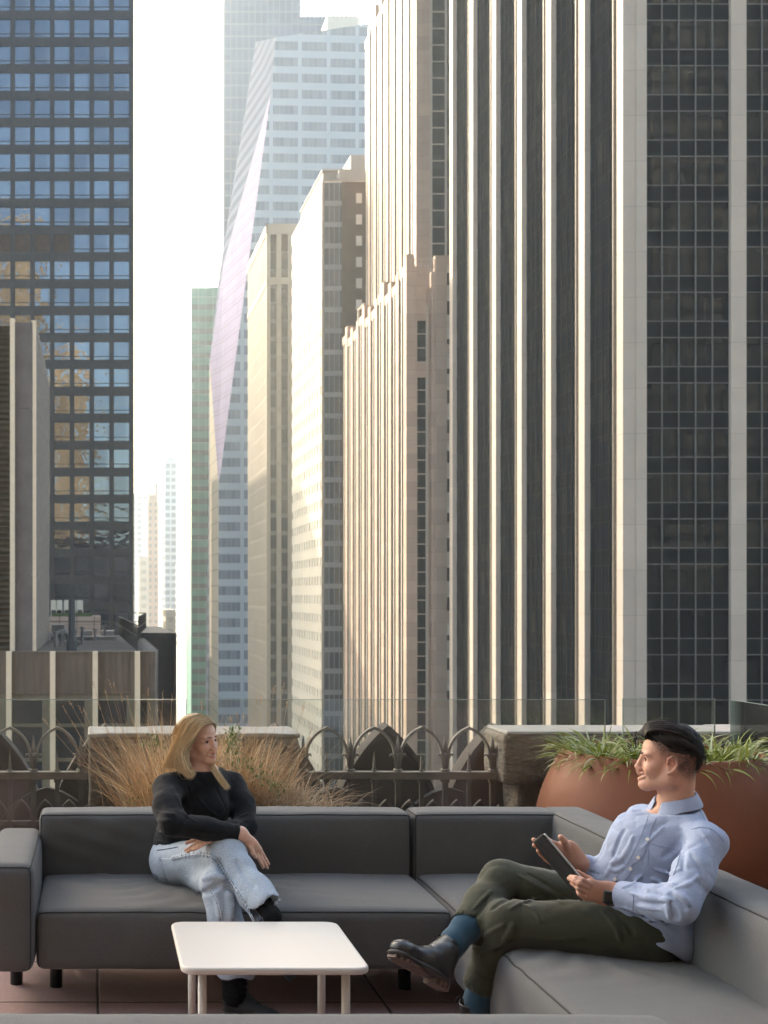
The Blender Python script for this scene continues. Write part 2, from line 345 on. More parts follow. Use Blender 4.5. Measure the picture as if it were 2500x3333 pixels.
# ---- faceted crystal tower
T = empty('crystal_tower', (40, 360, ZG)); tag(T, 'faceted pale blue glass skyscraper with a long slanting lavender facet', 'building')
Y0 = 350.0
def Q(u, v, Y): return P(u, v, Y)
A = Q(897, 122, Y0); B = Q(882, 300, Y0); Cc = Q(712, 1580, Y0); D = Q(710, 2400, Y0); D.z = ZG
E = Q(682, 1180, 376); Eb = E.copy(); Eb.z = ZG; Pp = Q(727, 860, 380); Qq = Q(833, 137, 386)
TR = Q(1300, 62, Y0 + 2); BR = TR.copy(); BR.z = ZG; BRb = BR + Vector((0, 40, 0)); TRb = TR + Vector((0, 40, 0)); Qb = Qq + Vector((8, 10, 0)); Ebb = Eb + Vector((0, 16, 0)); Ppb = Pp + Vector((0, 12, 0))
def poly(name, pts, mat, parent=T):
    return addobj(name, npmesh(name, pts, [tuple(range(len(pts)))]), parent, mat)
t = NT('crystal_front'); sp = t.N('SeparateXYZ'); t.L(t.pos(), sp.inputs[0])
def floorband(t, sp, per, frac, off=0.):
    fz = t.math('FRACT', t.math('ADD', t.math('DIVIDE', sp.outputs['Z'], per), off)); return t.math('LESS_THAN', fz, frac), fz
bnd, fz = floorband(t, sp, 4.2, .45); colm, _ = None, None
fx = t.math('FRACT', t.math('DIVIDE', sp.outputs['X'], 7.6)); colm = t.math('LESS_THAN', fx, .13)
fx2 = t.math('LESS_THAN', t.math('FRACT', t.math('DIVIDE', sp.outputs['X'], 1.27)), .08)
cell = t.cell(1.27, 60, 4.2); glass = t.mix(cell, (.035, .065, .115), (.10, .135, .18)); light = t.mix(t.noise(.05), (.24, .295, .355), (.28, .33, .38))
col = t.mix(t.math('MAXIMUM', bnd, colm), glass, light); col = t.mix(t.math('MULTIPLY', fx2, .5), col, (.30, .33, .36)); t.set(col, .2); CF = t.m
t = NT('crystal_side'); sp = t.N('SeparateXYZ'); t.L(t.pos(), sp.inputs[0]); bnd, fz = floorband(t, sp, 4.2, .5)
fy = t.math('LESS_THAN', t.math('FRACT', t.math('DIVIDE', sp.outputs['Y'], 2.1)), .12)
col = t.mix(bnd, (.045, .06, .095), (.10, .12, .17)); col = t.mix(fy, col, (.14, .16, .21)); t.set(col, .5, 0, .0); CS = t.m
t = NT('crystal_sky_lavender'); sp = t.N('SeparateXYZ'); t.L(t.pos(), sp.inputs[0]); bnd, fz = floorband(t, sp, 4.2, .07); b2 = t.math('LESS_THAN', t.math('ABSOLUTE', t.math('SUBTRACT', fz, .32)), .025)
fy = t.math('LESS_THAN', t.math('FRACT', t.math('DIVIDE', sp.outputs['Y'], 1.9)), .06); m_ = t.math('MAXIMUM', t.math('MAXIMUM', bnd, b2), t.math('MULTIPLY', fy, .4))
col = t.mix(t.cell(50, 1.9, 4.2), (.245, .22, .315), (.28, .25, .355)); t.set(t.mix(m_, col, (.17, .155, .19)), .7, 0, .0); CL = t.m  # lavender base colour stands for sky reflected in this facet
poly('front_facet', [A, TR, BR, D, Cc, B], CF)
poly('lavender_facet', [Pp, B, Cc, E], CL)
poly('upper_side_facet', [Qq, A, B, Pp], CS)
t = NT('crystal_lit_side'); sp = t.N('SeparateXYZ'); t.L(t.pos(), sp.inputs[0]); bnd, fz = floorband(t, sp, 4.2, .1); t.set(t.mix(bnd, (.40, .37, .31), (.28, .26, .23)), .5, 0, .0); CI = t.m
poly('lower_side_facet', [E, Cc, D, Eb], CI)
addobj('back_facets', npmesh('back_facets', [A, TR, BR, D, E, Eb, Pp, Qq, Qb, TRb, BRb, Ebb, Ppb], [(1, 9, 10, 2), (0, 7, 8, 9, 1), (7, 6, 12, 8), (6, 4, 5, 11, 12), (9, 8, 12, 11, 10)]), T, CS)
# mechanical crown behind the parapet
mb = MB(); mb.box(PX(1060, 368), PX(1160, 368), 366, 378, PZ(190, 368), PZ(62, 368)); mb.build('roof_plant', M['white_wall'], T)

# ---- tall pale tower behind it
T = empty('blue_skyscraper', (60, 430, ZG)); tag(T, 'tallest pale blue glass skyscraper with an open lattice crown, far behind', 'building')
Yb = 425.0; xl, xr = PX(728, Yb), PX(1262, Yb)
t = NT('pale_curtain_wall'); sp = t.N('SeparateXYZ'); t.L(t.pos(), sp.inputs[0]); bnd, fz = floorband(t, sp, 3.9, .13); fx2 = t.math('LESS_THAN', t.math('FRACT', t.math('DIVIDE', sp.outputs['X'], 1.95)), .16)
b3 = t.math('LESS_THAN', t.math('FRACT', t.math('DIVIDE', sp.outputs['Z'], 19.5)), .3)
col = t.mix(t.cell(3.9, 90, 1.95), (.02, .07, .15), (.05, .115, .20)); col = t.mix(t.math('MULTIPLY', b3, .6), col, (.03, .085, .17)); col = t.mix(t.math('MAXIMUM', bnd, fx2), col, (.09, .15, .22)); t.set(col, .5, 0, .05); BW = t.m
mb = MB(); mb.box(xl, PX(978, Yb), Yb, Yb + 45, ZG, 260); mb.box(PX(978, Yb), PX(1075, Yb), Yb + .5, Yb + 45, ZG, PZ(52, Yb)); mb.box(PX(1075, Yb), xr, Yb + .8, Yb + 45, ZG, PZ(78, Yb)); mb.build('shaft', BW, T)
f = MB(); x0 = PX(978, Yb); x1 = PX(1190, Yb)
for i, x in enumerate(np.linspace(x0, x1, 16)):
    top = 210 - i * 1.3; f.tube([(x, Yb + 3, PZ(80, Yb)), (x, Yb + 3, top)], .28, 4); f.tube([(x, Yb + 12, PZ(80, Yb)), (x, Yb + 12, top)], .2, 4)
for z in fr(PZ(78, Yb), 208, 3.2): f.tube([(x0, Yb + 3, z), (x1, Yb + 3, z)], .25, 4)
f.build('lattice_crown', mat_plain('lattice_steel', (.62, .55, .42), .4), T)

# ---- green glass tower
T = empty('green_glass_tower', (36, 455, ZG)); tag(T, 'narrow green glass tower left of the lavender facet', 'building')
Yg = 440.0; x0, x1, zt = PX(622, Yg), PX(760, Yg), PZ(936, Yg)
mb = MB(); mb.box(x0, x1, Yg, Yg + 20, ZG, zt); mb.build('wall', M['green_glass'], T)
f = MB()
for z in fr(ZG, zt - 4, 4.0): f.box(x0 + .4, x1, Yg - .06, Yg, z, z + 1.7)
f.build('window_bands', M['green_pane'], T)
f = MB(); [f.box(x, x + .12, Yg - .12, Yg - .06, ZG, zt) for x in fr(x0, x1, 2.4)]; [f.box(x0, x1, Yg - .14, Yg - .07, z, z + .2) for z in fr(ZG, zt, 16)]; f.build('mullions', mat_plain('green_frame', (.2, .42, .35), .4), T)

# ---- distant buildings down the avenue
def block(name, label, u0, u1, vt, Y, depth, wallc, winc, fl=3.6, bay=3.0, ww=.6, wh=.5, group=None, cap=None):
    T = empty(name, (PX((u0 + u1) / 2, Y), Y, ZG)); tag(T, label, 'building', group)
    x0, x1, zt = PX(u0, Y), PX(u1, Y), PZ(vt, Y)
    mb = MB(); mb.box(x0, x1, Y, Y + depth, ZG, zt); mb.build('wall', mat_plain(name + '_wall', wallc, .7, var=.05), T)
    g = MB(); nx = max(1, int((x1 - x0) / bay)); b = (x1 - x0) / nx; zz = zt - fl
    while zz > -22:
        for i in range(nx): g.box(x0 + b * (i + .5 - ww / 2), x0 + b * (i + .5 + ww / 2), Y - .05, Y + .02, zz, zz + fl * wh)
        zz -= fl
    zz = zt - fl; ny = max(1, int(depth / bay)); by = depth / ny
    while zz > -22:
        for i in range(ny): g.box(x0 - .05, x0 + .02, Y + by * (i + .5 - ww / 2), Y + by * (i + .5 + ww / 2), zz, zz + fl * wh)
        zz -= fl
    w_ = g.build('windows', mat_plain(name + '_glass', winc, .15), T); w_['kind'] = 'stuff'
    if cap:
        f = MB()
        for (ua, ub, va, vb, d0) in cap: f.box(PX(ua, Y), PX(ub, Y), Y + d0, Y + d0 + depth * .6, PZ(va, Y), PZ(vb, Y))
        f.build('rooftop', mat_plain(name + '_cap', tuple(x * .8 for x in wallc), .6), T)
    return T
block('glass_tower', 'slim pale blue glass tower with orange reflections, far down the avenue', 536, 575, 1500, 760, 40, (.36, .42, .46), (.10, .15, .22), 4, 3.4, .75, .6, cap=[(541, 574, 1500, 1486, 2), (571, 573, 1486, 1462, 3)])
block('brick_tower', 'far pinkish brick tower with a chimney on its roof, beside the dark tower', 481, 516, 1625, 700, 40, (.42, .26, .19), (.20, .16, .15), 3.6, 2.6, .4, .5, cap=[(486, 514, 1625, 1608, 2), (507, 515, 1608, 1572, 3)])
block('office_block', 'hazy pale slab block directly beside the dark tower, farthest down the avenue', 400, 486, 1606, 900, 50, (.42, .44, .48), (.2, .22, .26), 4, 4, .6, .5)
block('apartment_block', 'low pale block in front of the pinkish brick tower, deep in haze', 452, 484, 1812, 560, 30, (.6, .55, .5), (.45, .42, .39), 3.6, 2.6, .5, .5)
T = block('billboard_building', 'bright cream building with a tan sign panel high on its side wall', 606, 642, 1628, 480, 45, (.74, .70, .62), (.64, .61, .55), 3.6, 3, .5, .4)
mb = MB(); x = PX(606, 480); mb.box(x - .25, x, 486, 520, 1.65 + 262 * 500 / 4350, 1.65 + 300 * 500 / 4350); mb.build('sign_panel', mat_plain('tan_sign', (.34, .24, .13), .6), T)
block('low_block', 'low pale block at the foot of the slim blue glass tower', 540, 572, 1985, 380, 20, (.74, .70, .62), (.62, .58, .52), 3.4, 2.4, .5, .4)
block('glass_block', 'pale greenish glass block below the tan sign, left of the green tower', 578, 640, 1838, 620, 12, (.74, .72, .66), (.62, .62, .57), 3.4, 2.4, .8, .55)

# ---- dark steel tower (left)
T = empty('dark_tower', (-20, 190, ZG)); tag(T, 'dark steel and glass tower with square mirror windows filling the left side', 'building')
Yd = 184.0; BX, FZ = 2.724, 3.705; xr = 5.2; xl = -94.0; ztop = 240.0
mb = MB(); mb.box(xl, xr - .03, Yd + .35, Yd + 13, ZG, ztop); mb.build('core', mat_plain('dark_core', (.02, .02, .022), .4), T)
f = MB(); xw = [2.58 - BX * k for k in range(0, 8)]
f.box(xw[0] + 2.07, xr, Yd, Yd + .35, ZG, ztop - 1)
for x in xw[1:]: f.box(x + 2.07, x + BX, Yd, Yd + .35, ZG, ztop - 1); f.box(x + 2.3, x + 2.5, Yd - .14, Yd, ZG, ztop - 1)
f.box(xr - .14, xr - .02, Yd - .12, Yd, ZG, ztop - 1)
f.build('steel_piers', M['black_steel'], T)
f = MB(); rows = [81.1 - FZ * k for k in range(-3, 25)]
for zt in rows: f.box(xw[-1], xw[0] + 2.07, Yd + .05, Yd + .34, zt, zt + FZ - 2.49)
f.build('spandrels', M['black_steel'], T)
f = MB(); f.box(xl, xw[-1], Yd, Yd + .35, ZG, ztop - 1); f.build('side_wall', M['black_steel'], T)  # unseen stretch beyond the frame, widened to shade the terrace
def mesh_only(mb_, name, mat): o = mb_.build(name, mat); me = o.data; bpy.data.objects.remove(o); return me
pane = MB(); pane.box(0, 2.07, 0, .06, -2.49, 0); pme = mesh_only(pane, 'window', M['mirror'])
rail = MB(); rail.box(0, 2.07, -.07, 0, -2.02, -1.93); rail.box(0, 2.07, -.05, 0, -2.49, -2.42); rme = mesh_only(rail, 'window_rail', M['black_steel'])
lou = MB(); [lou.box(0, 2.07, -.1, .05, -2.49 + i * .19, -2.49 + i * .19 + .1) for i in range(13)]; lou.box(0, 2.07, .05, .1, -2.49, 0)
t = NT('rusty_louvre'); t.set(t.mix(t.noise(1.2, 5), (.05, .04, .035), (.22, .15, .11)), .6); lme = mesh_only(lou, 'louvre_panel', t.m)
cnt = 0; rest = MB(); rrail = MB()
for r_i, zt in enumerate(rows):
    for k, x in enumerate(xw):
        vis = 0 <= r_i - 3 <= 24 and k <= 6
        if not vis or cnt >= 100 and not (r_i == 11 and k >= 3):
            rest.box(x, x + 2.07, Yd + .2, Yd + .26, zt - 2.49, zt); rrail.box(x, x + 2.07, Yd + .13, Yd + .2, zt - 2.02, zt - 1.93); continue
        if r_i == 11 and k >= 3: o = addobj('louvre_panel', lme, T); o.location = (x + .0, Yd + .2, zt); o.matrix_parent_inverse = Matrix.Translation(-Vector(T.location)); continue
        o = addobj('window', pme, T); o.location = (x, Yd + .2, zt); cnt += 1
        q = addobj('window_rail', rme, None); q.parent = o
o = rest.build('windows', M['mirror'], T); o['kind'] = 'stuff'
o = rrail.build('window_rails', M['black_steel'], T); o['kind'] = 'stuff'
# warm edge strip: sun glow on the tower corner, put into base colour
f = MB(); f.box(xr - .02, xr + .16, Yd + .02, Yd + .5, ZG, ztop - 2); f.build('sun_glow_strip', mat_plain('sun_glow_tan', (.35, .26, .15), .4), T)

# ---- unseen office slab added behind the dark tower to shade the lower avenue fronts
T = empty('unseen_office_slab', (-30, 400, ZG)); tag(T, 'unseen office slab added wholly behind the dark steel tower to shade the avenue', 'building')
mb = MB(); mb.box(-60, -5, 350, 450, ZG, 86); mb.build('wall', M['beige'], T)
# ---- masonry towers behind the viewer, seen mirrored in the dark tower
t = mat_stone_panel('golden_masonry', (.62, .42, .2), 3.6, 3.0, .15, .8)
for (x0, x1, y0, y1, zt, lab) in ((-15.5, -2.2, -78, -62, 72, 'golden masonry tower standing behind the terrace'), (-32, -17.8, -80, -63, 112, 'taller golden stepped masonry tower standing behind the terrace')):
    T = empty('masonry_tower', (x0, y0, ZG)); tag(T, lab, 'building')
    mb = MB(); mb.box(x0, x1, y0, y1, ZG, zt); mb.box(x0 + 1.5, x1 - 1.5, y0, y1 - 1, zt, zt + 5); mb.box(x0 + 3.5, x1 - 3.5, y0, y1 - 2, zt + 5, zt + 10); mb.build('wall', t, T)
    g = MB(); [g.box(x, x + 1.3, y1 - .02, y1 + .05, z, z + 2.2) for x in fr(x0 + 1, x1 - 1, 2.6) for z in fr(0, zt - 2, 3.8)]; g.build('windows', M['window_dark'], T)['kind'] = 'stuff'
T = empty('unseen_office_tower', (130, -70, ZG)); tag(T, 'unseen dark office tower added behind and right of the terrace to darken reflections', 'building')  # unseen tower added behind the viewer to darken glass reflections and skylight
mb = MB(); mb.box(62, 230, -90, -60, ZG, 190); mb.build('wall', mat_stone_panel('dark_cladding', (.07, .065, .06), 3.8, 3.0, .3, .5), T)
g = MB(); [g.box(x, x + 1.6, -60.02, -59.95, z, z + 2.0) for x in fr(63, 228, 3.4) for z in fr(0, 186, 3.8)]; g.build('windows', M['pale_glass'], T)['kind'] = 'stuff'
# ---- louvred building with podium roof (left, near)
T = empty('louvred_building', (-4, 60, ZG)); tag(T, 'near brown panelled podium with cream fins, roof deck and louvred block on top', 'building')
M['fin'] = mat_plain('cream_fin', (.78, .64, .47), .6, var=.06)
t = NT('brown_panel'); n = t.noise(2.0, 5, .6, stretch=(3, 1, .25)); c_ = t.cell(.22, 3, 20); t.set(t.mix(t.ramp(n, .3, .75), t.mix(c_, (.09, .068, .050), (.135, .102, .078)), (.19, .145, .11)), .6); M['bpanel'] = t.m
M['conc'] = mat_plain('grey_precast', (.16, .14, .13), .8, var=.2, scale=1.2)
M['deck'] = mat_plain('roof_felt', (.075, .068, .062), .9, var=.3, scale=.7)
Yp = 56.0; zr = PZ(2122, Yp); xe = PX(509, Yp)
mb = MB(); mb.box(-30, xe, Yp + .25, 88, ZG, zr - .25); mb.build('roof_deck', M['deck'], T)
fx = [PX(u, Yp) for u in (-108, 30, 172, 310, 447)]; fx = [-9 + .0] + fx
for i, x in enumerate(fx):
    b = MB(); b.box(x - .11, x + .11, Yp - .3, Yp + .26, ZG, zr + .02); b.build('fin', M['fin'], T)
edges = fx + [xe]
for a, b_ in zip(edges[:-1], edges[1:]):
    x0, x1 = a + .11, b_ - (.11 if b_ != xe else .05)
    b = MB(); b.box(x0, x1, Yp, Yp + .25, zr - 1.68, zr - .04)
    n = max(2, int(round((x1 - x0) / .24)))
    for k in range(1, n): xx = x0 + (x1 - x0) * k / n; b.box(xx - .012, xx + .012, Yp - .025, Yp, zr - 1.66, zr - .1)
    b.box(x0, x1, Yp - .05, Yp + .25, zr - .04, zr + .03); b.box(x0, x1, Yp - .04, Yp + .25, zr - 1.76, zr - 1.68); b.build('fascia_panel', M['bpanel'], T)
    g = MB(); g.box(x0, x1, Yp + .2, Yp + .24, zr - 9, zr - 1.76); w_ = g.build('window', M['window_dark'], T)
    b = MB(); b.box(x0, x1, Yp + .05, Yp + .2, zr - 3.15, zr - 3.02); b.box(x0, x1, Yp + .05, Yp + .2, zr - 4.6, zr - 4.47); b.box(x1 - .34, x1, Yp + .04, Yp + .19, zr - 9, zr - 1.76); b.box(x0, x1, Yp + .06, Yp + .19, zr - 2.05, zr - 1.76); b.build('window_frame', mat_plain('olive_frame', (.16, .14, .10), .6), w_)
# right side face with ribs, dark annex
b = MB(); b.box(xe - .05, xe, Yp, Yp + .3, ZG, zr)
for k in range(16): y = Yp + 1 + k * 1.9; b.box(xe - .3, xe + .12, y, y + .3, ZG, zr + .05)
b.build('side_ribs', mat_plain('grey_ribs', (.26, .24, .22), .7), T)
b = MB(); b.box(xe - .02, PX(566, 74), 74, 90, ZG, PZ(2060, 74)); b.box(PX(566, 74), PX(574, 74), 73.8, 74.4, ZG, PZ(2060, 74)); b.box(xe + .1, PX(532, 73), 73.6, 74.02, ZG, PZ(2068, 74)); b.build('annex', mat_plain('dark_annex', (.05, .042, .038), .6), T)
# railings along the roof edge
def railing(pts, h=1.1, n=8, r=.028):
    b = MB()
    for a, c_ in zip(pts[:-1], pts[1:]):
        a = Vector(a); c_ = Vector(c_)
        for z in (h, h * .55): b.tube([a + Vector((0, 0, z)), c_ + Vector((0, 0, z))], r, 5)
        m = max(2, int((c_ - a).length / 1.1))
        for i in range(m + 1): p = a.lerp(c_, i / m); b.tube([p, p + Vector((0, 0, h))], r * .8, 5)
    return b.build('railing', mat_plain('rail_steel', (.05, .045, .04), .5, .3), T)
railing([(PX(447, 57), 57, zr), (PX(383, 80) + .1, 80, zr)])
railing([(xe - .3, 70, zr), (PX(475, 86), 86, zr), (-4.5, 86, zr)], 1.25)
# upper louvred block
Yu = 60.6; zt = PZ(1048, Yu); xR = PX(109, Yu)
b = MB(); b.box(-30, xR - .1, Yu + .3, 78.6, zr - .2, zt - .3); b.build('plant_room', M['conc'], T)
b = MB(); b.box(PX(34, Yu) , PX(49, Yu), Yu - .35, Yu + .3, zr - .2, zt + .1); b.build('fin', M['fin'], T)
b = MB(); b.box(-9, PX(34, Yu), Yu + .12, Yu + .3, zr - .2, zt)
for z in fr(zr, zt, .26): b.prism([(Yu - .12, z), (Yu - .09, z + .03), (Yu + .14, z + .19), (Yu + .14, z + .16)], 'x', -9, PX(34, Yu))
b.build('louvre', mat_plain('bronze_louvre', (.12, .092, .06), .5, .2), T)
for z0, z1 in ((zr - .2, 2.6), (2.62, 10.15), (10.17, zt)):
    b = MB(); b.box(PX(49, Yu), PX(106, Yu), Yu, Yu + .3, z0, z1); b.build('precast_panel', M['conc'], T)
b = MB(); b.box(-9, xR, Yu + .31, 78, zt - .29, zt + .05); b.build('coping', M['conc'], T)
k = 0; y = Yu + .02
while y < 78.5:
    b = MB(); b.box(xR - .1, xR + .12, y, y + .28, zr - .2, zt + .08); b.build('fin', M['fin'] if k == 0 else mat_plain('grey_fin', (.40, .36, .32), .7) if k == 1 else bpy.data.materials['grey_fin'], T); y += 1.15; k += 1
b = MB(); b.tube([(PX(234, 62), 62, zr - .1), (PX(234, 62), 62, PZ(1950, 62))], .16, 10); b.tube([(PX(234, 62), 62, zr - .2), (PX(234, 62), 62, zr + .3)], .24, 10); b.build('vent_pipe', mat_plain('vent_metal', (.06, .065, .075), .5, .2), T)
mrm = mat_plain('roof_metal', (.20, .19, .18), .6, var=.5, scale=.8)
for (u0, u1, Y, h, d) in ((182, 262, 70, .16, .5), (165, 380, 78, .18, 1.0), (168, 210, 76, .9, 1.5), (262, 300, 84, .35, 2), (330, 372, 84, .35, 2), (190, 250, 82, .5, 1)):
    b = MB(); b.box(PX(u0, Y), PX(u1, Y), Y, Y + d, zr - .24, zr + h - .2); b.build('roof_unit', mrm, T)
for (u, Y, h) in ((182, 66, .5), (200, 68, .35), (268, 72, .6), (310, 76, .4), (340, 80, .5)):
    b = MB(); b.tube([(PX(u, Y), Y, zr - .2), (PX(u, Y), Y, zr + h)], .08, 8); b.tube([(PX(u, Y), Y, zr + h - .02), (PX(u, Y), Y, zr + h + .08)], .14, 8); b.build('roof_vent', mrm, T)
b = MB(); b.tube([(PX(165, 74), 74, zr + .1), (PX(215, 74), 74, zr + .35), (PX(226, 74), 74, zr + .05)], .2, 8)
b.build('roof_duct', mrm, T)
# pale roof terrace between
T = empty('terrace_building', (0, 104, ZG)); tag(T, 'lower pale brick building with a planted roof terrace and white chairs', 'building')
Yt = 104.0; b = MB(); b.box(PX(160, Yt), PX(328, Yt), Yt, Yt + 10, ZG, PZ(2008, Yt)); b.build('wall', mat_stone_panel('pale_brick', (.42, .32, .26), .3, .4, .08), T)
b = MB(); b.box(PX(165, Yt), PX(300, Yt), Yt + 2, Yt + 6, PZ(2008, Yt), PZ(1998, Yt)); b.build('hedge', mat_plain('hedge_green', (.07, .10, .04), .9, var=.4, scale=4), T)
for u in (165, 182, 208, 228, 250):
    b = MB(); x = PX(u, 108); z = PZ(2008, Yt); b.box(x, x + .5, 108, 108.5, z + .5, z + .6); b.box(x, x + .5, 108.5, 108.58, z + .5, z + 1.3); [b.box(x + dx, x + dx + .05, 108 + dy, 108.05 + dy, z, z + .5) for dx in (0, .45) for dy in (0, .45)]
    b.build('roof_chair', M['white_wall'], T)
# ================================================================== TERRACE
def fabric(name, c, mott=.10, s=1.0):
    t = NT(name); n1 = t.noise(260 * s, 3, .7); n2 = t.noise(900 * s, 2, .6, stretch=(1, 1, .25)); n3 = t.noise(3.2, 3)
    lo = tuple(x * (1 - mott * 2.2) for x in c); hi = tuple(x * (1 + mott * 2.6) for x in c)
    col = t.mix(t.ramp(n1, .3, .7), lo, hi); col = t.mix(t.ramp(n2, .35, .65, 0, .45), col, tuple(x * 1.45 for x in c)); col = t.mix(t.ramp(n3, .35, .7, 0, .2), col, tuple(x * .75 for x in c))
    t.set(col, .85, 0, .25, Sheen_Weight=.12, Sheen_Roughness=.5)
    h = t.math('ADD', n1, t.math('MULTIPLY', t.noise(7, 3), 2.0)); t.bump(h, .30, .004); return t.m
M['sofa'] = fabric('sofa_fabric', (.084, .083, .083))
M['sofa_piping'] = mat_plain('sofa_piping', (.02, .02, .019), .8)
M['sofa_leg'] = mat_plain('black_leg', (.012, .012, .013), .4)
# ---- floor
t = NT('terrazzo_paver'); sp = t.N('SeparateXYZ'); t.L(t.pos(), sp.inputs[0])
def joint(c, per, off, w=.0085):
    f = t.math('FRACT', t.math('ADD', t.math('DIVIDE', t.math('ADD', sp.outputs[c], -off), per), 10.0)); f = t.math('MINIMUM', f, t.math('SUBTRACT', 1.0, f)); return f
jx, jy = joint('X', .58, .012), joint('Y', .60, 5.43)
j = t.math('MINIMUM', jx, jy); jm = t.ramp(j, .006, .013, 1, 0)
vo = t.N('TexVoronoi'); vo.inputs['Scale'].default_value = 210; t.L(t.pos(), vo.inputs['Vector']); spk = t.ramp(vo.outputs['Distance'], .18, .3, 1, 0)
sel = t.math('GREATER_THAN', t.noise(95, 1), .53)
base = t.mix(t.cell(.58, .60, 5, .021), (.29, .18, .172), (.33, .205, .195)); base = t.mix(t.ramp(t.noise(5, 5), .35, .7, 0, .5), base, (.22, .135, .125)); base = t.mix(t.ramp(t.noise(300, 2), .4, .65, 0, .5), base, (.34, .235, .225))
col = t.mix(t.math('MULTIPLY', t.math('MULTIPLY', spk, sel), .85), base, (.55, .50, .48)); col = t.mix(jm, col, (.03, .02, .018)); t.set(col, .75); t.bump(t.math('SUBTRACT', 1.0, jm), .6, .01)
mb = MB(); mb.box(-6, 9, -6, 8.3, -.4, 0); tag(mb.build('terrace_floor', t.m), kind='structure')
# host building below the terrace; unseen rear block added to cut front skylight
T = empty('host_building', (1, 2, ZG)); tag(T, 'stone building carrying the roof terrace underfoot, with an unseen block added behind to cut front skylight', 'building'); mb = MB(); mb.box(-6, 8.9, -6, 8.2, ZG, -.41); mb.box(-22, 26, -14, -5, ZG, 19); mb.build('wall', mat_plain('host_stone', (.15, .13, .11), .8), T)
# ---- cushions
def rbox(x0, x1, y0, y1, z0, z1, r=.04, puff=(0, 0, 0, 0, 0, 0), seg=14, wr=0., seed=0, shear=None):
    """soft block: rounded, each side bulged (puff: -x,+x,-y,+y,-z,+z), with faint wrinkles"""
    import numpy as np
    def axis(L):
        k = max(4, int(L / .03)); k = min(k, 60)
        e = np.array([0, .15, .45, .8]) * r
        return np.concatenate([e, np.linspace(r * 1.3, L - r * 1.3, k), L - e[::-1]])
    ax = [axis(x1 - x0), axis(y1 - y0), axis(z1 - z0)]; o = np.array([x0, y0, z0]); Lx = np.array([x1 - x0, y1 - y0, z1 - z0])
    V = []; F = []; idx = {}
    def vid(i, j, k):
        key = (i, j, k)
        if key not in idx: idx[key] = len(V); V.append((ax[0][i], ax[1][j], ax[2][k]))
        return idx[key]
    n = [len(a) for a in ax]
    for d in range(3):
        a, b = (d + 1) % 3, (d + 2) % 3
        for s in (0, n[d] - 1):
            for i in range(n[a] - 1):
                for j in range(n[b] - 1):
                    q = []
                    for (di, dj) in ((0, 0), (1, 0), (1, 1), (0, 1)):
                        t_ = [0, 0, 0]; t_[d] = s; t_[a] = i + di; t_[b] = j + dj; q.append(vid(*t_))
                    F.append(q if s else q[::-1])
    V = np.array(V); c = np.clip(V, r, Lx - r); dlt = V - c; L = np.linalg.norm(dlt, axis=1); m = L > 1e-9
    nn = np.zeros_like(V); nn[m] = dlt[m] / L[m][:, None]
    # project onto rounded box
    V2 = V.copy(); V2[m] = c[m] + nn[m] * r
    u = V2 / Lx * 2 - 1; w = np.clip(1 - np.abs(u) ** 2.6, 0, 1)
    for k, p in enumerate(puff):
        if not p: continue
        d = k // 2; sgn = 1 if k % 2 else -1; a, b = (d + 1) % 3, (d + 2) % 3
        face = np.clip((u[:, d] * sgn - .2) / .8, 0, 1) if d != 2 else np.clip((u[:, d] * sgn + .2) / 1.2, 0, 1)
        V2[:, d] += sgn * p * face * np.sqrt(w[:, a] * w[:, b])
    W = V2 + o
    if wr:
        rs = np.random.RandomState(seed)
        for q in range(9):
            kx = rs.normal(0, 5 + q * 3, 3); ph = rs.rand() * 6; W[:, 2] += wr * .12 * np.sin(W @ kx + ph) * np.clip(np.sqrt(w[:, 0] * w[:, 1]), 0, 1); W[:, 1] += wr * .3 * np.sin(W @ kx[::-1] + ph) * np.sqrt(w[:, 0] * w[:, 2])
    if shear: W = shear(W)
    rbox.idx = idx; rbox.n = n; return W, F
def cushion(name, args, parent, mat=None, piping=None, **kw):
    V, F = rbox(*args, **kw); o = addobj(name, npmesh(name, V, F, True), parent, mat or M['sofa'])
    x0, x1, y0, y1, z0, z1 = args; r = kw.get('r', .04); e = r * .30
    idx, n = rbox.idx, rbox.n; K = n[2] - 1
    if piping:
        g = lambda i, j, k: Vector(V[idx[(i, j, k)]]); mb = MB()
        loop = [g(i, 0, K) for i in range(n[0])] + [g(n[0] - 1, j, K) for j in range(n[1])] + [g(i, n[1] - 1, K) for i in range(n[0] - 1, -1, -1)] + [g(0, j, K) for j in range(n[1] - 1, -1, -1)]
        segs = [loop] + [[g(i, 0, k) for k in range(n[2])] for i in (0, n[0] - 1)]
        for L in segs:
            q = [L[0]] + [b_ for a_, b_ in zip(L[:-1], L[1:]) if (b_ - a_).length > 1e-4]; mb.tube(q, .0035, 5, cap=False)
        mb.build('piping', M['sofa_piping'], o, smooth=True, recalc=False)
    return o
SH, SL, BH = .405, .168, .68
def legs(T, pts):
    for (x, y) in pts:
        mb = MB(); mb.tube([(x, y, 0), (x, y, SL + .02)], .027, 14); mb.build('leg', M['sofa_leg'], T, smooth=True)
def dent(W):
    m = W[:, 2] > SH - .05; g = np.exp(-((W[:, 0] - .40) / .17) ** 2 - ((W[:, 1] - 5.80) / .17) ** 2) + .7 * np.exp(-((W[:, 0] - .50) / .13) ** 2 - ((W[:, 1] - 5.42) / .14) ** 2)
    an = np.arctan2(W[:, 1] - 5.78, W[:, 0] - .42); r_ = np.hypot(W[:, 1] - 5.78, W[:, 0] - .42); w = np.exp(-((r_ - .30) / .16) ** 2) * .0055 * np.sin(an * 19 + 3 * np.sin(r_ * 14)) * (W[:, 1] < 5.98)
    W[:, 2] += np.where(m, -.020 * g + w, 0); return W
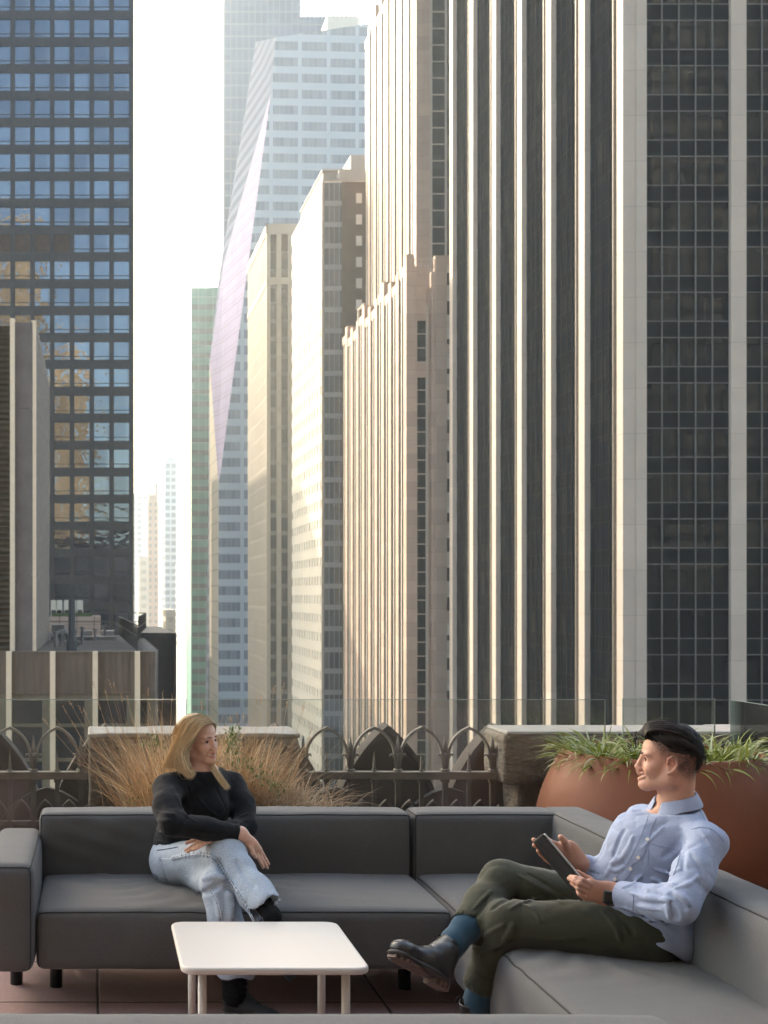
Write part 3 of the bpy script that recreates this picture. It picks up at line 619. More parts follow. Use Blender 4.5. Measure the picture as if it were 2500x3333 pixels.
def dent2(W):
    m = W[:, 2] > SH - .05; g = np.exp(-((W[:, 0] - 1.88) / .20) ** 2 - ((W[:, 1] - 4.66) / .26) ** 2); an = np.arctan2(W[:, 1] - 4.66, W[:, 0] - 1.85); r_ = np.hypot(W[:, 1] - 4.66, W[:, 0] - 1.85)
    w = np.exp(-((r_ - .36) / .16) ** 2) * .005 * np.sin(an * 17 + 4 * np.sin(r_ * 11)) * (W[:, 0] < 2.0); W[:, 2] += np.where(m, -.022 * g + w, 0); return W
def creased(W):
    q = (W[:, 0] + .02) / .22; z_ = (W[:, 2] - .55) / .10; f = np.exp(-q ** 2 - z_ ** 2) * (W[:, 1] < 6.0); W[:, 1] += f * .006 * np.sin(W[:, 2] * 75 + W[:, 0] * 22); return W
T = empty('sofa', (.6, 5.7, 0)); tag(T, 'long charcoal sofa module with one arm, where the woman sits, against the planting', 'sofa', 'modular outdoor sofas')
cushion('seat_cushion', (-.235, 1.415, 5.28, 6.02, SL, SH), T, r=.035, puff=(0, .0, .012, 0, .0, .022), wr=.004, seed=3, piping=['top'], shear=dent)
cushion('backrest', (-.25, 1.41, 5.955, 6.15, SL + .05, BH), T, r=.03, puff=(0, 0, .03, 0, 0, .008), wr=.006, seed=5, piping=['top'], shear=creased)
cushion('armrest', (-.44, -.245, 5.24, 6.10, SL, .592), T, r=.04, puff=(0, .012, .01, 0, 0, .012), wr=.002, seed=6, piping=['top'])
legs(T, [(-.335, 5.69), (-.165, 5.65), (1.3, 5.62), (-.12, 6.0), (1.3, 6.0)])
T = empty('sofa', (1.75, 5.7, 0)); tag(T, 'charcoal corner sofa module where the two sofa wings meet', 'sofa', 'modular outdoor sofas')
cushion('seat_cushion', (1.425, 2.08, 5.28, 6.02, SL, SH - .002), T, r=.035, puff=(0, 0, .0, 0, 0, .022), wr=.003, seed=8, piping=['top'])
cushion('backrest', (1.42, 2.075, 5.955, 6.15, SL + .05, BH), T, r=.03, puff=(0, 0, .025, 0, 0, .008), wr=.004, seed=9, piping=['top'])
cushion('side_backrest', (2.045, 2.235, 5.275, 6.148, SL + .05, BH + .002), T, r=.03, puff=(.02, 0, 0, 0, 0, .008), wr=.004, seed=10, piping=['top'])
legs(T, [(1.5, 5.9), (2.15, 5.9)])
T = empty('sofa', (1.8, 4.2, 0)); tag(T, 'grey sofa module carrying the man, running toward the viewer on the right', 'sofa', 'modular outdoor sofas')
cushion('seat_cushion', (1.41, 2.08, 2.75, 5.265, SL - .05, SH + .004), T, r=.045, puff=(.012, 0, 0, .0, 0, .026), wr=.004, seed=12, piping=['top'], shear=dent2)
cushion('backrest', (2.03, 2.235, 2.75, 5.265, SL + .05, BH), T, r=.035, puff=(.035, 0, 0, 0, 0, .008), wr=.006, seed=13, piping=['top'])
legs(T, [(1.5, 5.1), (1.5, 3.0), (2.15, 3.0)])
T = empty('sofa', (.2, 2.7, 0)); tag(T, 'grey sofa back cropped along the bottom edge of the picture, nearest the viewer', 'sofa', 'modular outdoor sofas')
cushion('backrest', (-1.4, 1.315, 2.86, 3.105, SL, BH + .008), T, r=.05, puff=(0, .02, 0, .01, 0, .006), wr=.004, seed=15)
cushion('seat_cushion', (-1.4, 1.3, 2.05, 2.85, SL, SH), T, r=.04, puff=(0, 0, 0, 0, 0, .02), wr=.004, seed=16)
legs(T, [(-1.2, 2.9), (1.2, 2.9), (-1.2, 2.2), (1.2, 2.2)])
# ---- coffee table
T = empty('coffee_table', (.6, 4.7, 0)); tag(T, 'low cream metal coffee table with rounded corners and round legs', 'table')
x0, x1, y0, y1 = .284, .909, 4.40, 5.035; q = .05; pts = []
for (cx, cy, a0) in ((x1 - q, y1 - q, 0), (x0 + q, y1 - q, 90), (x0 + q, y0 + q, 180), (x1 - q, y0 + q, 270)):
    for k in range(9): a = R(a0 + k * 11.25); pts.append((cx + q * math.cos(a), cy + q * math.sin(a)))
M['cream'] = mat_plain('cream_powder_coat', (.54, .50, .455), .42, var=.02, scale=5, bump=.06, bscale=500)
mb = MB(); mb.prism(pts, 'z', .400, .425); mb.build('tabletop', M['cream'], T, smooth=False, bevel=.009)
for (x, y) in ((.358, 4.47), (.358, 4.95), (.838, 4.47), (.838, 4.95)):
    mb = MB(); mb.tube([(x, y, 0), (x, y, .405)], .0145, 18); mb.build('leg', M['cream'], T, smooth=True)
# ---- stone blocks of the parapet
t = NT('brownstone'); n = t.noise(3.5, 7, .65, stretch=(1, 1, 2.2)); n2 = t.noise(38, 5, .7); n3 = t.noise(2.0, 3, .5, stretch=(.6, .6, 7))
col = t.mix(t.ramp(n, .3, .7), (.21, .17, .13), (.36, .30, .24)); col = t.mix(t.ramp(n2, .35, .7, 0, .55), col, (.11, .09, .07)); col = t.mix(t.ramp(n3, .42, .62, 0, .45), col, (.33, .28, .23)); t.set(col, .92)
h = t.math('ADD', t.noise(26, 6, .7), t.math('MULTIPLY', t.noise(4.5, 4, .6, stretch=(1, 1, 3)), 3.0)); t.bump(h, .9, .022); M['stone'] = t.m
M['stone_top'] = mat_plain('weathered_coping', (.37, .335, .30), .9, var=.14, scale=9, bump=.5, bscale=60)
def rough_block(name, x0, x1, y0, y1, z0, z1, parent, mat, r=.018, amp=.007, seed=1):
    V, F = rbox(x0, x1, y0, y1, z0, z1, r=r); rs = np.random.RandomState(seed)
    for q in range(14):
        k = rs.normal(0, 4 + q * 2.2, 3); V += (amp / 5) * np.sin(V @ k + rs.rand() * 6)[:, None] * rs.normal(0, 1, 3)
    return addobj(name, npmesh(name, V, F, True), parent, mat)
T = empty('parapet_block', (.56, 7.8, 0)); tag(T, 'rectangular stone parapet block behind the dry ornamental grass', 'parapet')
rough_block('wall', -.036, 1.157, 7.58, 7.97, 0, .845, T, M['stone'], seed=2)
rough_block('coping', -.042, 1.163, 7.575, 7.985, .846, .872, T, M['stone_top'], r=.008, amp=.003, seed=3)
T = empty('parapet_wall', (3, 7.8, 0)); tag(T, 'brown stone parapet wall with thick coping behind the planter, turning toward the viewer', 'parapet')
rough_block('coping', 2.318, 3.75, 7.58, 7.985, .575, .868, T, M['stone'], r=.025, seed=4)
mb = MB(); V, F = rbox(2.335, 3.75, 7.588, 7.98, .85, .881, r=.012); addobj('coping_top', npmesh('coping_top', V, F, True), T, M['stone_top'])
for i, (a, b) in enumerate(((2.42, 2.685), (2.79, 3.3), (3.31, 3.9))): rough_block('stone_block', a, b, 7.64, 7.95, .0, .57, T, M['stone'], seed=6 + i)
mb = MB(); z = .0
while z < .56: mb.box(2.69, 2.735, 7.69, 7.9, z, z + .055); mb.box(2.738, 2.785, 7.69, 7.9, z + .01, z + .06); z += .066
mb.build('brickwork', mat_plain('old_brick', (.19, .12, .075), .9, var=.4, scale=20), T)
V, F = rbox(3.62, 4.1, 3.0, 8.0, .575, .872, r=.025); addobj('side_coping', npmesh('side_coping', V, F, True), T, M['stone'])
V, F = rbox(3.63, 4.09, 3.0, 7.99, .86, .884, r=.01); addobj('side_coping_top', npmesh('side_coping_top', V, F, True), T, M['stone_top'])
mb = MB(); mb.box(3.68, 4.05, 3, 7.9, 0, .574); mb.build('side_wall', M['stone'], T)
# ---- carved gothic gables behind the railing
t = mat_plain('dark_limestone', (.085, .070, .060), .9, var=.25, scale=3, bump=.35, bscale=40)
def ogive(cx, z0, w, h, n=14, k=1.25):
    """pointed arch outline left foot -> apex -> right foot"""
    Rr = (w * w / 4 + h * h) / w * 1.0; L = []
    for i in range(n + 1):
        z = h * i / n; x = w / 2 - (Rr - math.sqrt(max(Rr * Rr - z * z, 0))); L.append((cx - x, z0 + z))
    return L + [(2 * cx - p[0], p[1]) for p in L[-2::-1]]
for (cx, lab) in ((1.775, 'dark pointed stone gable between the two stone blocks, whole behind the iron railing'), (2.44, 'dark pointed stone gable half hidden by the parapet wall at the right'), (-.635, 'dark pointed stone gable at the far left edge behind the iron railing'), (.06, 'dark pointed stone gable left of the block behind the dry grass'), (1.105, 'dark pointed stone gable mostly hidden behind the block and bleached grass')):
    T = empty('stone_gable', (cx, 8.15, 0)); tag(T, lab, 'gable', 'carved gables along the parapet')
    O = ogive(cx, .15, .68, .72); mb = MB(); mb.prism(O, 'y', 8.12, 8.26); mb.build('panel', t, T)
    I = ogive(cx, .15, .645, .68); mb = MB(); mb.strip(O, I, 'y', 8.09, 8.13); I2 = ogive(cx, .15, .60, .63); mb.strip(I, I2, 'y', 8.108, 8.125); mb.build('moulding', t, T)
for cx, lab in ((1.44, 'low dark stone arch right of the grass block, under the iron railing'), (2.11, 'low dark stone arch left of the parapet wall, under the iron railing'), (-.285, 'low dark stone arch left of the grass block, under the iron railing')):
    O = ogive(cx, .08, .70, .43); I = ogive(cx, .08, .54, .33); mb = MB(); mb.strip(O, I, 'y', 7.96, 8.02); I2 = ogive(cx, .08, .46, .27); mb.strip(I, I2, 'y', 7.985, 8.015); tag(mb.build('stone_arch', t), lab, 'arch', 'low arches along the parapet')
mb = MB(); mb.box(-6, 3.62, 8.03, 8.25, 0, .12); tag(mb.build('stone_curb', t), 'low dark stone curb under the carved gables', 'curb')
# ---- gothic iron railing
t = NT('painted_iron'); t.set(t.mix(t.ramp(t.noise(14, 5), .35, .7), (.19, .165, .14), (.27, .24, .21)), .7); t.bump(t.noise(120, 4), .35, .003); M['iron'] = t.m
t = NT('painted_iron_low'); t.set(t.mix(t.ramp(t.noise(14, 5), .35, .7), (.085, .075, .066), (.13, .115, .10)), .7); M['iron2'] = t.m
YR = 7.72; SP = .2733
def arch_pts(xa, xb, z0, h, n=12):
    w = xb - xa; return ogive((xa + xb) / 2, z0, w, h, n)
def iron_fence(xs, xe, x_first, label):
    T = empty('iron_railing', ((xs + xe) / 2, YR, 0)); tag(T, label, 'railing', 'gothic iron railings')
    mb = MB(); mb.box(xs, xe, YR - .028, YR + .028, .600, .632); mb.box(xs, xe, YR - .022, YR + .022, .592, .600); mb.box(xs, xe, YR - .032, YR + .032, .632, .637); mb.build('top_rail', M['iron'], T, bevel=.002)
    mb = MB(); mb.box(xs, xe, YR - .02, YR + .02, .33, .352); mb.box(xs, xe, YR - .02, YR + .02, .09, .115); mb.build('lower_rail', M['iron2'], T)
    x = x_first - 8 * SP; k = 0
    while x < xe + SP:
        for half in (0, 1):
            xx = x + half * SP / 2
            if xs + .004 <= xx <= xe - .004:
                mb = MB(); r = .012 if half else .015
                mb.box(xx - r, xx + r, YR - r, YR + r, .0, .598); mb.box(xx - r - .006, xx + r + .006, YR - r - .006, YR + r + .006, .575, .592); mb.build('post', M['iron2'], T)
                mb = MB()
                if half: mb.tube([(xx, YR, .636), (xx, YR, .70), (xx, YR, .752)], [.0125, .009, .0015], 4); mb.tube([(xx, YR, .636), (xx, YR, .648)], .016, 8)
                else:
                    mb.tube([(xx, YR, .636), (xx, YR, .652)], .026, 6); mb.tube([(xx, YR, .65), (xx, YR, .72), (xx, YR, .745)], [.016, .015, .02], 8)
                    mb.tube([(xx, YR, .735), (xx, YR, .768), (xx, YR, .845)], [.010, .0175, .0015], 4)
                    for s in (-1, 1):
                        mb.tube([(xx + s * .008, YR, .66), (xx + s * .014, YR, .71), (xx + s * .028, YR, .735), (xx + s * .042, YR, .735), (xx + s * .047, YR, .722)], [.009, .010, .010, .007, .002], 7)
                mb.build('finial', M['iron'], T, smooth=bool(not half))
        # arches between the main posts
        for (xa, xb, z0, h, th, mt) in ((x + .012, x + SP - .012, .725, .172, .0125, 'iron'), (x + .006, x + SP / 2 - .006, .36, .115, .011, 'iron2'), (x + SP / 2 + .006, x + SP - .006, .36, .115, .011, 'iron2')):
            O = arch_pts(xa, xb, z0, h); I = arch_pts(xa + th * 1.05, xb - th * 1.05, z0, h - th * 1.35)
            if h > .15: q = [(p, i) for p, i in zip(O, I) if xs - .0 <= p[0] <= xe + .01]
            else: q = [(p, i) for p, i in zip(O, I) if xs <= p[0] <= xe]
            if len(q) > 3:
                mb = MB(); mb.strip([a for a, _ in q], [b for _, b in q], 'y', YR - .016, YR + .016); mb.build('arch', M[mt], T)
        x += SP
iron_fence(1.163, 2.335, PX(1141, YR), 'gothic iron railing with pointed arches and spear finials between the two stone blocks')
iron_fence(-3.0, -.046, PX(109, YR), 'gothic iron railing with pointed arches at the left, beside the sofa arm')
# ---- glass balustrade panes
t = NT('balustrade_glass'); t.n.remove(t.b); tr = t.N('BsdfTransparent'); tr.inputs[0].default_value = (.93, .95, .94, 1); gl = t.N('BsdfGlossy'); gl.inputs['Roughness'].default_value = .01; fz = t.N('Fresnel'); fz.inputs[0].default_value = 1.5
ms = t.N('MixShader'); t.L(fz.outputs[0], ms.inputs[0]); t.L(tr.outputs[0], ms.inputs[1]); t.L(gl.outputs[0], ms.inputs[2]); df = t.N('BsdfDiffuse'); df.inputs[0].default_value = (.8, .78, .74, 1); m2 = t.N('MixShader')
du = t.ramp(t.noise(3, 5, .7, stretch=(1, 1, .5)), .4, .9, .010, .05); t.L(du, m2.inputs[0]); t.L(ms.outputs[0], m2.inputs[1]); t.L(df.outputs[0], m2.inputs[2]); t.L(m2.outputs[0], t.out.inputs['Surface']); M['glass'] = t.m
t = NT('glass_edge'); t.set((.42, .50, .47), .15, Transmission_Weight=.4); M['glass_edge'] = t.m
def glass_pane(a, b, z0, z1, label, ledge=True, redge=True):
    a = Vector((*a, 0)); b = Vector((*b, 0)); d = (b - a).normalized(); n = Vector((-d.y, d.x, 0)) * .006
    o = MB(); p = [a - n, b - n, b + n, a + n]
    V = [(q.x, q.y, z0) for q in p] + [(q.x, q.y, z1 - .003) for q in p]; o.add(V, [(0, 1, 5, 4), (2, 3, 7, 6)])
    ob = o.build('glass_balustrade', M['glass'], None, recalc=False); tag(ob, label, 'glass panel', 'glass balustrade panes')
    e = MB(); e.add([(q.x, q.y, z1 - .003) for q in p] + [(q.x, q.y, z1) for q in p], [(0, 3, 2, 1), (4, 5, 6, 7), (0, 1, 5, 4), (1, 2, 6, 5), (2, 3, 7, 6), (3, 0, 4, 7)])
    for c, s in ((a, 1), (b, -1)):
        q = [c - n, c - n + d * s * .003, c + n + d * s * .003, c + n]; e.add([(w.x, w.y, z0) for w in q] + [(w.x, w.y, z1 - .003) for w in q], [(0, 1, 5, 4), (1, 2, 6, 5), (2, 3, 7, 6), (3, 0, 4, 7)])
    e.build('polished_edge', M['glass_edge'], ob); return ob
YG = 7.48; zt = PZ(2276, YG)
glass_pane((-3.2, YG), (PX(607, YG), YG), .34, zt, 'wide glass balustrade pane at the left, behind the woman')
glass_pane((PX(657, YG), YG), (PX(1970, YG), YG), .34, zt, 'widest glass balustrade pane across the middle, before the iron railing')
glass_pane((PX(2026, YG), YG), (PX(2327, YG), YG), .34, zt + .004, 'short glass balustrade pane behind the man and planter')
glass_pane((PX(2380, YG), YG), (3.56 + .06, 5.0), .34, zt, 'glass balustrade pane turning toward the viewer at the right edge')
# ---- terracotta planter
t = NT('terracotta_glaze'); n = t.noise(2.2, 5); sp = t.N('SeparateXYZ'); t.L(t.pos(), sp.inputs[0])
t.set(t.mix(t.ramp(n, .3, .7), (.185, .062, .029), (.24, .086, .042)), t.ramp(t.noise(7, 3), .3, .7, .55, .65), 0, .3); t.bump(t.noise(40, 3), .08, .003); M['terra'] = t.m
PC = Vector((2.915, 6.88, 0)); T = empty('planter', PC); tag(T, 'large round terracotta bowl planter behind the man', 'planter')
def lathe(mb, prof, c, n=72):
    V = []; F = []
    for (r, z) in prof:
        for k in range(n): a = 2 * math.pi * k / n; V.append((c.x + r * math.cos(a), c.y + r * math.sin(a), z))
    m = len(prof)
    for i in range(m - 1):
        for k in range(n): F.append((i * n + k, i * n + (k + 1) % n, (i + 1) * n + (k + 1) % n, (i + 1) * n + k))
    mb.add(V, F)
prof = [(.30, 0)] + [(.30 + .325 * math.sin(math.pi / 2 * min(1, s / .5)) ** .8 if s < .5 else .625 - .138 * ((s - .5) / .5) ** 1.9, .845 * s) for s in np.linspace(0.02, 1, 36)]
prof += [(.482, .853), (.474, .855), (.462, .852), (.458, .842), (.47, .78), (.49, .70)]
mb = MB(); lathe(mb, prof, PC); mb.build('bowl', M['terra'], T, smooth=True)
mb = MB(); lathe(mb, [(.001, .785), (.2, .79), (.484, .775)], PC, 40); mb.build('soil', mat_plain('soil', (.03, .022, .016), .95, bump=1, bscale=50), T)
def blades(name, label, cat, bases, mat, L, W, droop, seg=7, tilt=(.1, .6), group=None, seed=0, lean=None, curl=.0, parent=None):
    rs = np.random.RandomState(seed); V = []; F = []; n = len(bases)
    for i, b in enumerate(bases):
        az = rs.rand() * 2 * math.pi; l = L[0] + (L[1] - L[0]) * rs.rand(); w = W * (.6 + .8 * rs.rand()); th = tilt[0] + (tilt[1] - tilt[0]) * rs.rand() ** 1.3
        d = np.array([math.cos(az), math.sin(az), 0.]);
        if lean is not None: d = d + np.array(lean(b)); d /= max(np.linalg.norm(d), 1e-6)
        side = np.array([-d[1], d[0], 0.]); p = np.array(b, float); dr = droop * (.5 + rs.rand()); tw = rs.normal(0, .6); cu = rs.normal(0, 1) * curl
        base = len(V)
        for s in range(seg + 1):
            f = s / seg; ang = th + dr * f ** 1.5; dirv = d * math.sin(ang) + np.array([0, 0, math.cos(ang)]); ww = w * (1 - f ** 2.2) * (.55 + .45 * min(1, f * 4)) + .0003
            sd_ = side * math.cos(tw * f) + np.array([0, 0, 1]) * math.sin(tw * f)
            V.append(p - sd_ * ww / 2); V.append(p + sd_ * ww / 2); p = p + dirv * l / seg + side * cu * l / seg * f
        for s in range(seg): a = base + 2 * s; F.append((a, a + 1, a + 3, a + 2))
    me = npmesh(name, np.array(V), np.array(F), True); o = addobj(name, me, parent, mat)
    if label: tag(o, label, cat, group)
    return o
def leafmat(name, a, b, c, rough=.45, sc=25, tl=.25):
    t = NT(name); g = t.N('NewGeometry'); rnd = g.outputs['Random Per Island']
    col = t.mix(rnd, a, b); col = t.mix(t.math('GREATER_THAN', t.math('FRACT', t.math('MULTIPLY', rnd, 17.3)), .8), col, c)
    t.set(col, rough, 0, .4); tr = t.N('BsdfTranslucent'); t.L(col, tr.inputs[0]); ms = t.N('MixShader'); ms.inputs[0].default_value = tl; t.L(t.b.outputs[0], ms.inputs[1]); t.L(tr.outputs[0], ms.inputs[2]); t.L(ms.outputs[0], t.out.inputs['Surface']); return t.m
M['lily'] = leafmat('liriope_leaf', (.13, .17, .02), (.27, .30, .05), (.46, .48, .28), .35)
rs = np.random.RandomState(4); tufts = []
for q in range(44): a = rs.rand() * 6.283; r = .43 * math.sqrt(rs.rand()); tufts.append((PC.x + r * math.cos(a), PC.y + r * math.sin(a), .79))
for (x, y) in ((2.50, 6.80), (2.48, 6.95), (2.54, 6.66), (3.33, 6.8), (3.35, 6.95), (2.62, 6.55)): tufts.append((x, y, .80))
for i, b in enumerate(tufts):
    pass
bs = []
for b in tufts:
    for q in range(32): bs.append((b[0] + rs.normal(0, .012), b[1] + rs.normal(0, .012), b[2]))
out = lambda b: ((b[0] - PC.x) * 2.2, (b[1] - PC.y) * 2.2, 0)
o = blades('grassy_plant', 'bright green strap-leaved grassy plants filling the terracotta planter', 'plant', bs, M['lily'], (.12, .28), .011, 1.3, tilt=(.5, 1.45), seed=8, lean=out)
mb = MB()
for (u, v) in ((2067, 2400), (2048, 2435), (2350, 2425), (2065, 2412)):
    b = P(u, 2470, 6.75); tp = P(u + 3, v, 6.75); mb.tube([b, b.lerp(tp, .5) + Vector((.004, 0, 0)), tp], .0022, 5)
    for q in range(5): c = tp + Vector((rs.normal(0, .006), rs.normal(0, .005), rs.normal(0, .014))); mb.tube([c, c + Vector((0, 0, .008)), c + Vector((0, 0, .012))], [.003, .005, .001], 6)
q = mb.build('seed_heads', mat_plain('dark_berries', (.02, .018, .016), .35), None); q.parent = o
# ---- dry ornamental grass in a trough behind the sofa
T = empty('trough_planter', (.75, 6.8, 0)); tag(T, 'low dark trough planter hidden behind the long sofa, holding the dry grass', 'planter')
mb = MB(); mb.box(.0, 1.35, 6.55, 7.2, 0, .42); mb.build('trough', M['sofa_leg'], T); mb = MB(); mb.box(.02, 1.33, 6.57, 7.18, .42, .428); mb.build('soil', bpy.data.materials['soil'], T)
M['dry'] = leafmat('dry_grass_blade', (.42, .24, .11), (.66, .46, .26), (.75, .60, .40), .6, tl=.35)
M['dry2'] = leafmat('bleached_grass_blade', (.34, .22, .12), (.58, .44, .29), (.66, .56, .42), .6, tl=.35)
M['dgreen'] = leafmat('small_green_leaf', (.10, .13, .035), (.17, .21, .07), (.25, .26, .12), .5)
def clump(cx, cy, rx, ry, n, rs): return [(cx + rs.normal(0, rx), cy + rs.normal(0, ry), .43) for _ in range(n)]
rs = np.random.RandomState(21)
def mkout(cx, cy, k): return lambda b: ((b[0] - cx) * k, (b[1] - cy) * k, 0)
gg = 'dry ornamental grasses behind the sofa'
blades('ornamental_grass', 'upright rusty orange ornamental grass, left of the woman', 'grass', clump(.44, 6.85, .10, .07, 1700, rs), M['dry'], (.25, .68), .0042, .6, seg=8, tilt=(.02, .75), group=gg, seed=31, lean=mkout(.44, 6.85, 9), curl=.12)
blades('ornamental_grass', 'upright tan ornamental grass, directly behind the woman', 'grass', clump(.72, 6.95, .10, .06, 1200, rs), M['dry'], (.2, .60), .0042, .6, seg=8, tilt=(.02, .6), group=gg, seed=32, lean=mkout(.72, 6.95, 9), curl=.12)
blades('ornamental_grass', 'tangled bleached ornamental grass, right of the woman', 'grass', clump(.97, 6.85, .11, .08, 1900, rs), M['dry2'], (.14, .40), .0044, 1.5, seg=9, tilt=(.05, .8), group=gg, seed=33, lean=mkout(1.0, 6.85, 3), curl=.5)
# tall flowering stalks with seed tufts
def stalks(name, label, specs, seed):
    mb = MB(); rs = np.random.RandomState(seed)
    for (u0, u1, v1) in specs:
        b = P(u0, 2700, 6.85); b.z = .43; tp = P(u1, v1, 6.85); mid = b.lerp(tp, .5) + Vector((rs.normal(0, .012), 0, rs.rand() * .02)); L = []
        for k in range(9): f = k / 8; L.append(b.lerp(mid, f).lerp(mid.lerp(tp, f), f))
        mb.tube(L, [.0016 - .0009 * k / 8 for k in range(9)], 4)
        for q in range(4):
            c = L[-1].lerp(L[-2], q * .12); 
            for w in range(3): a = rs.rand() * 6.28; mb.tube([c, c + Vector((math.cos(a) * .006, math.sin(a) * .006, rs.normal(.004, .006)))], [.0016, .0006], 3)
    o = mb.build(name, M['dry'], None, recalc=False); tag(o, label, 'grass', gg); return o
stalks('grass_stalk', 'thin tall seed stalks fanning out left of the woman', [(440, 162, 2310), (440, 205, 2300), (450, 226, 2283), (440, 258, 2300), (450, 301, 2215), (460, 342, 2248), (470, 355, 2215), (480, 371, 2230), (450, 273, 2310), (500, 395, 2262), (510, 414, 2268), (480, 482, 2240), (520, 530, 2255), (530, 560, 2262), (520, 487, 2290), (470, 140, 2340), (460, 320, 2290), (470, 440, 2285), (500, 512, 2300), (430, 235, 2350)], 41)
stalks('grass_stalk', 'thin tall seed stalks rising right of the woman', [(820, 925, 2225), (800, 895, 2235), (760, 839, 2265), (840, 749, 2333), (850, 770, 2320), (870, 935, 2285), (880, 990, 2300), (900, 1010, 2400), (840, 790, 2325), (860, 1015, 2372), (700, 655, 2290), (790, 850, 2270)], 42)
rs = np.random.RandomState(5); bs = []
for (u0, v0, n, su, sv) in ((752, 2430, 150, 14, 38), (800, 2490, 80, 22, 14), (760, 2390, 30, 10, 12), (850, 2520, 90, 25, 22), (500, 2420, 60, 20, 16), (460, 2600, 60, 30, 30), (905, 2570, 60, 20, 20)):
    for q in range(n): p = P(u0 + rs.normal(0, su), v0 + rs.normal(0, sv), 6.75 + rs.normal(0, .06)); bs.append(tuple(p))
blades('leafy_shrub', 'sparse grey-green leafy stems among the dry grass beside the woman', 'plant', bs, M['dgreen'], (.014, .034), .009, .8, seg=3, tilt=(.2, 1.4), seed=36)
# ================================================================== FIGURE MODELLING: smooth distance fields -> one closed mesh
V3 = lambda *a: np.array(a, float)
def A3(p): return np.array([p[0], p[1], p[2]], float)
def PP(u, v, Y): return A3(P(u, v, Y))
def vnoise(p, seed=0):
    i = np.floor(p).astype(np.int64); f = p - i; f = f * f * (3 - 2 * f); r = 0.
    for dx in (0, 1):
        for dy in (0, 1):
            for dz in (0, 1):
                h = ((i[..., 0] + dx) * 73856093) ^ ((i[..., 1] + dy) * 19349663) ^ ((i[..., 2] + dz) * 83492791) ^ (seed * 2654435)
                h = (h ^ (h >> 13)) * 1274126177; h = ((h ^ (h >> 16)) & 65535) / 65535.
                r = r + h * (f[..., 0] if dx else 1 - f[..., 0]) * (f[..., 1] if dy else 1 - f[..., 1]) * (f[..., 2] if dz else 1 - f[..., 2])
    return r * 2 - 1
class Prim:
    def __init__(s, f, c, R_, op='u', k=.01): s.f, s.c, s.R, s.op, s.k = f, np.array(c, float), R_, op, k
def cone(a, b, ra, rb, k=.01, op='u', flat=None):
    """tapered capsule; flat=(direction, factor) squashes its cross-section"""
    a = np.array(a, float); b = np.array(b, float); ab = b - a; L2 = max(ab @ ab, 1e-12)
    if flat is not None: w = np.array(flat[0], float); w /= np.linalg.norm(w); s = 1 / flat[1] - 1
    def f(p):
        q = p - a
        t = np.clip((q @ ab) / L2, 0, 1)
        d = q - t[..., None] * ab
        if flat is not None: d = d + w * ((d @ w) * s)[..., None]
        r = np.sqrt((d * d).sum(-1)) - (ra + (rb - ra) * t)
        return r * (flat[1] if flat is not None and flat[1] < 1 else 1)
    return Prim(f, (a + b) / 2, math.sqrt(L2) / 2 + max(ra, rb) * (1 if flat is None else max(1, flat[1])), op, k)
def chain(pts, rs, k=.012, op='u', flat=None): return [cone(pts[i], pts[i + 1], rs[i], rs[i + 1], k, op, flat) for i in range(len(pts) - 1)]
def ell(c, r, k=.01, op='u', rot=None):
    c = np.array(c, float); r = np.array(r, float)
    def f(p):
        q = p - c
        if rot is not None: q = q @ rot
        k0 = np.sqrt(((q / r) ** 2).sum(-1)); k1 = np.sqrt(((q / (r * r)) ** 2).sum(-1)) + 1e-9; return k0 * (k0 - 1) / k1
    return Prim(f, c, r.max(), op, k)
def rboxp(c, half, rad, k=.006, op='u', rot=None):
    c = np.array(c, float); half = np.array(half, float)
    def f(p):
        q = p - c
        if rot is not None: q = q @ rot
        q = np.abs(q) - (half - rad); return np.sqrt((np.maximum(q, 0) ** 2).sum(-1)) + np.minimum(q.max(-1), 0) - rad
    return Prim(f, c, np.linalg.norm(half), op, k)
def halfspace(c, n, k=.004, op='s'):
    c = np.array(c, float); n = np.array(n, float); n = n / np.linalg.norm(n)
    return Prim(lambda p: (p - c) @ n * -1, c, 1e9, op, k)      # with op 's' removes the side n points to
def unit(a): a = np.array(a, float); return a / np.linalg.norm(a)
def localcut(h, d, rad): return Prim(lambda p: np.maximum(-((p - h) @ d), np.sqrt(((p - h) ** 2).sum(-1)) - rad), h, rad, 's', .003)
def ev(prims, p, c=None, r=None, disp=None):
    d = np.full(p.shape[:-1], 1.0)
    for q in prims:
        if c is not None and q.R < 1e8 and np.linalg.norm(q.c - c) > q.R + r + q.k * 2 + .03: continue
        e = q.f(p)
        if q.op == 'u':
            h = np.clip(.5 + .5 * (d - e) / q.k, 0, 1); d = d + (e - d) * h - q.k * h * (1 - h)
        elif q.op == 's':
            e = -e; h = np.clip(.5 - .5 * (d - e) / q.k, 0, 1); d = d + (e - d) * h + q.k * h * (1 - h)
    if disp is not None: d = d + disp(p)
    return d
HS = 1.0
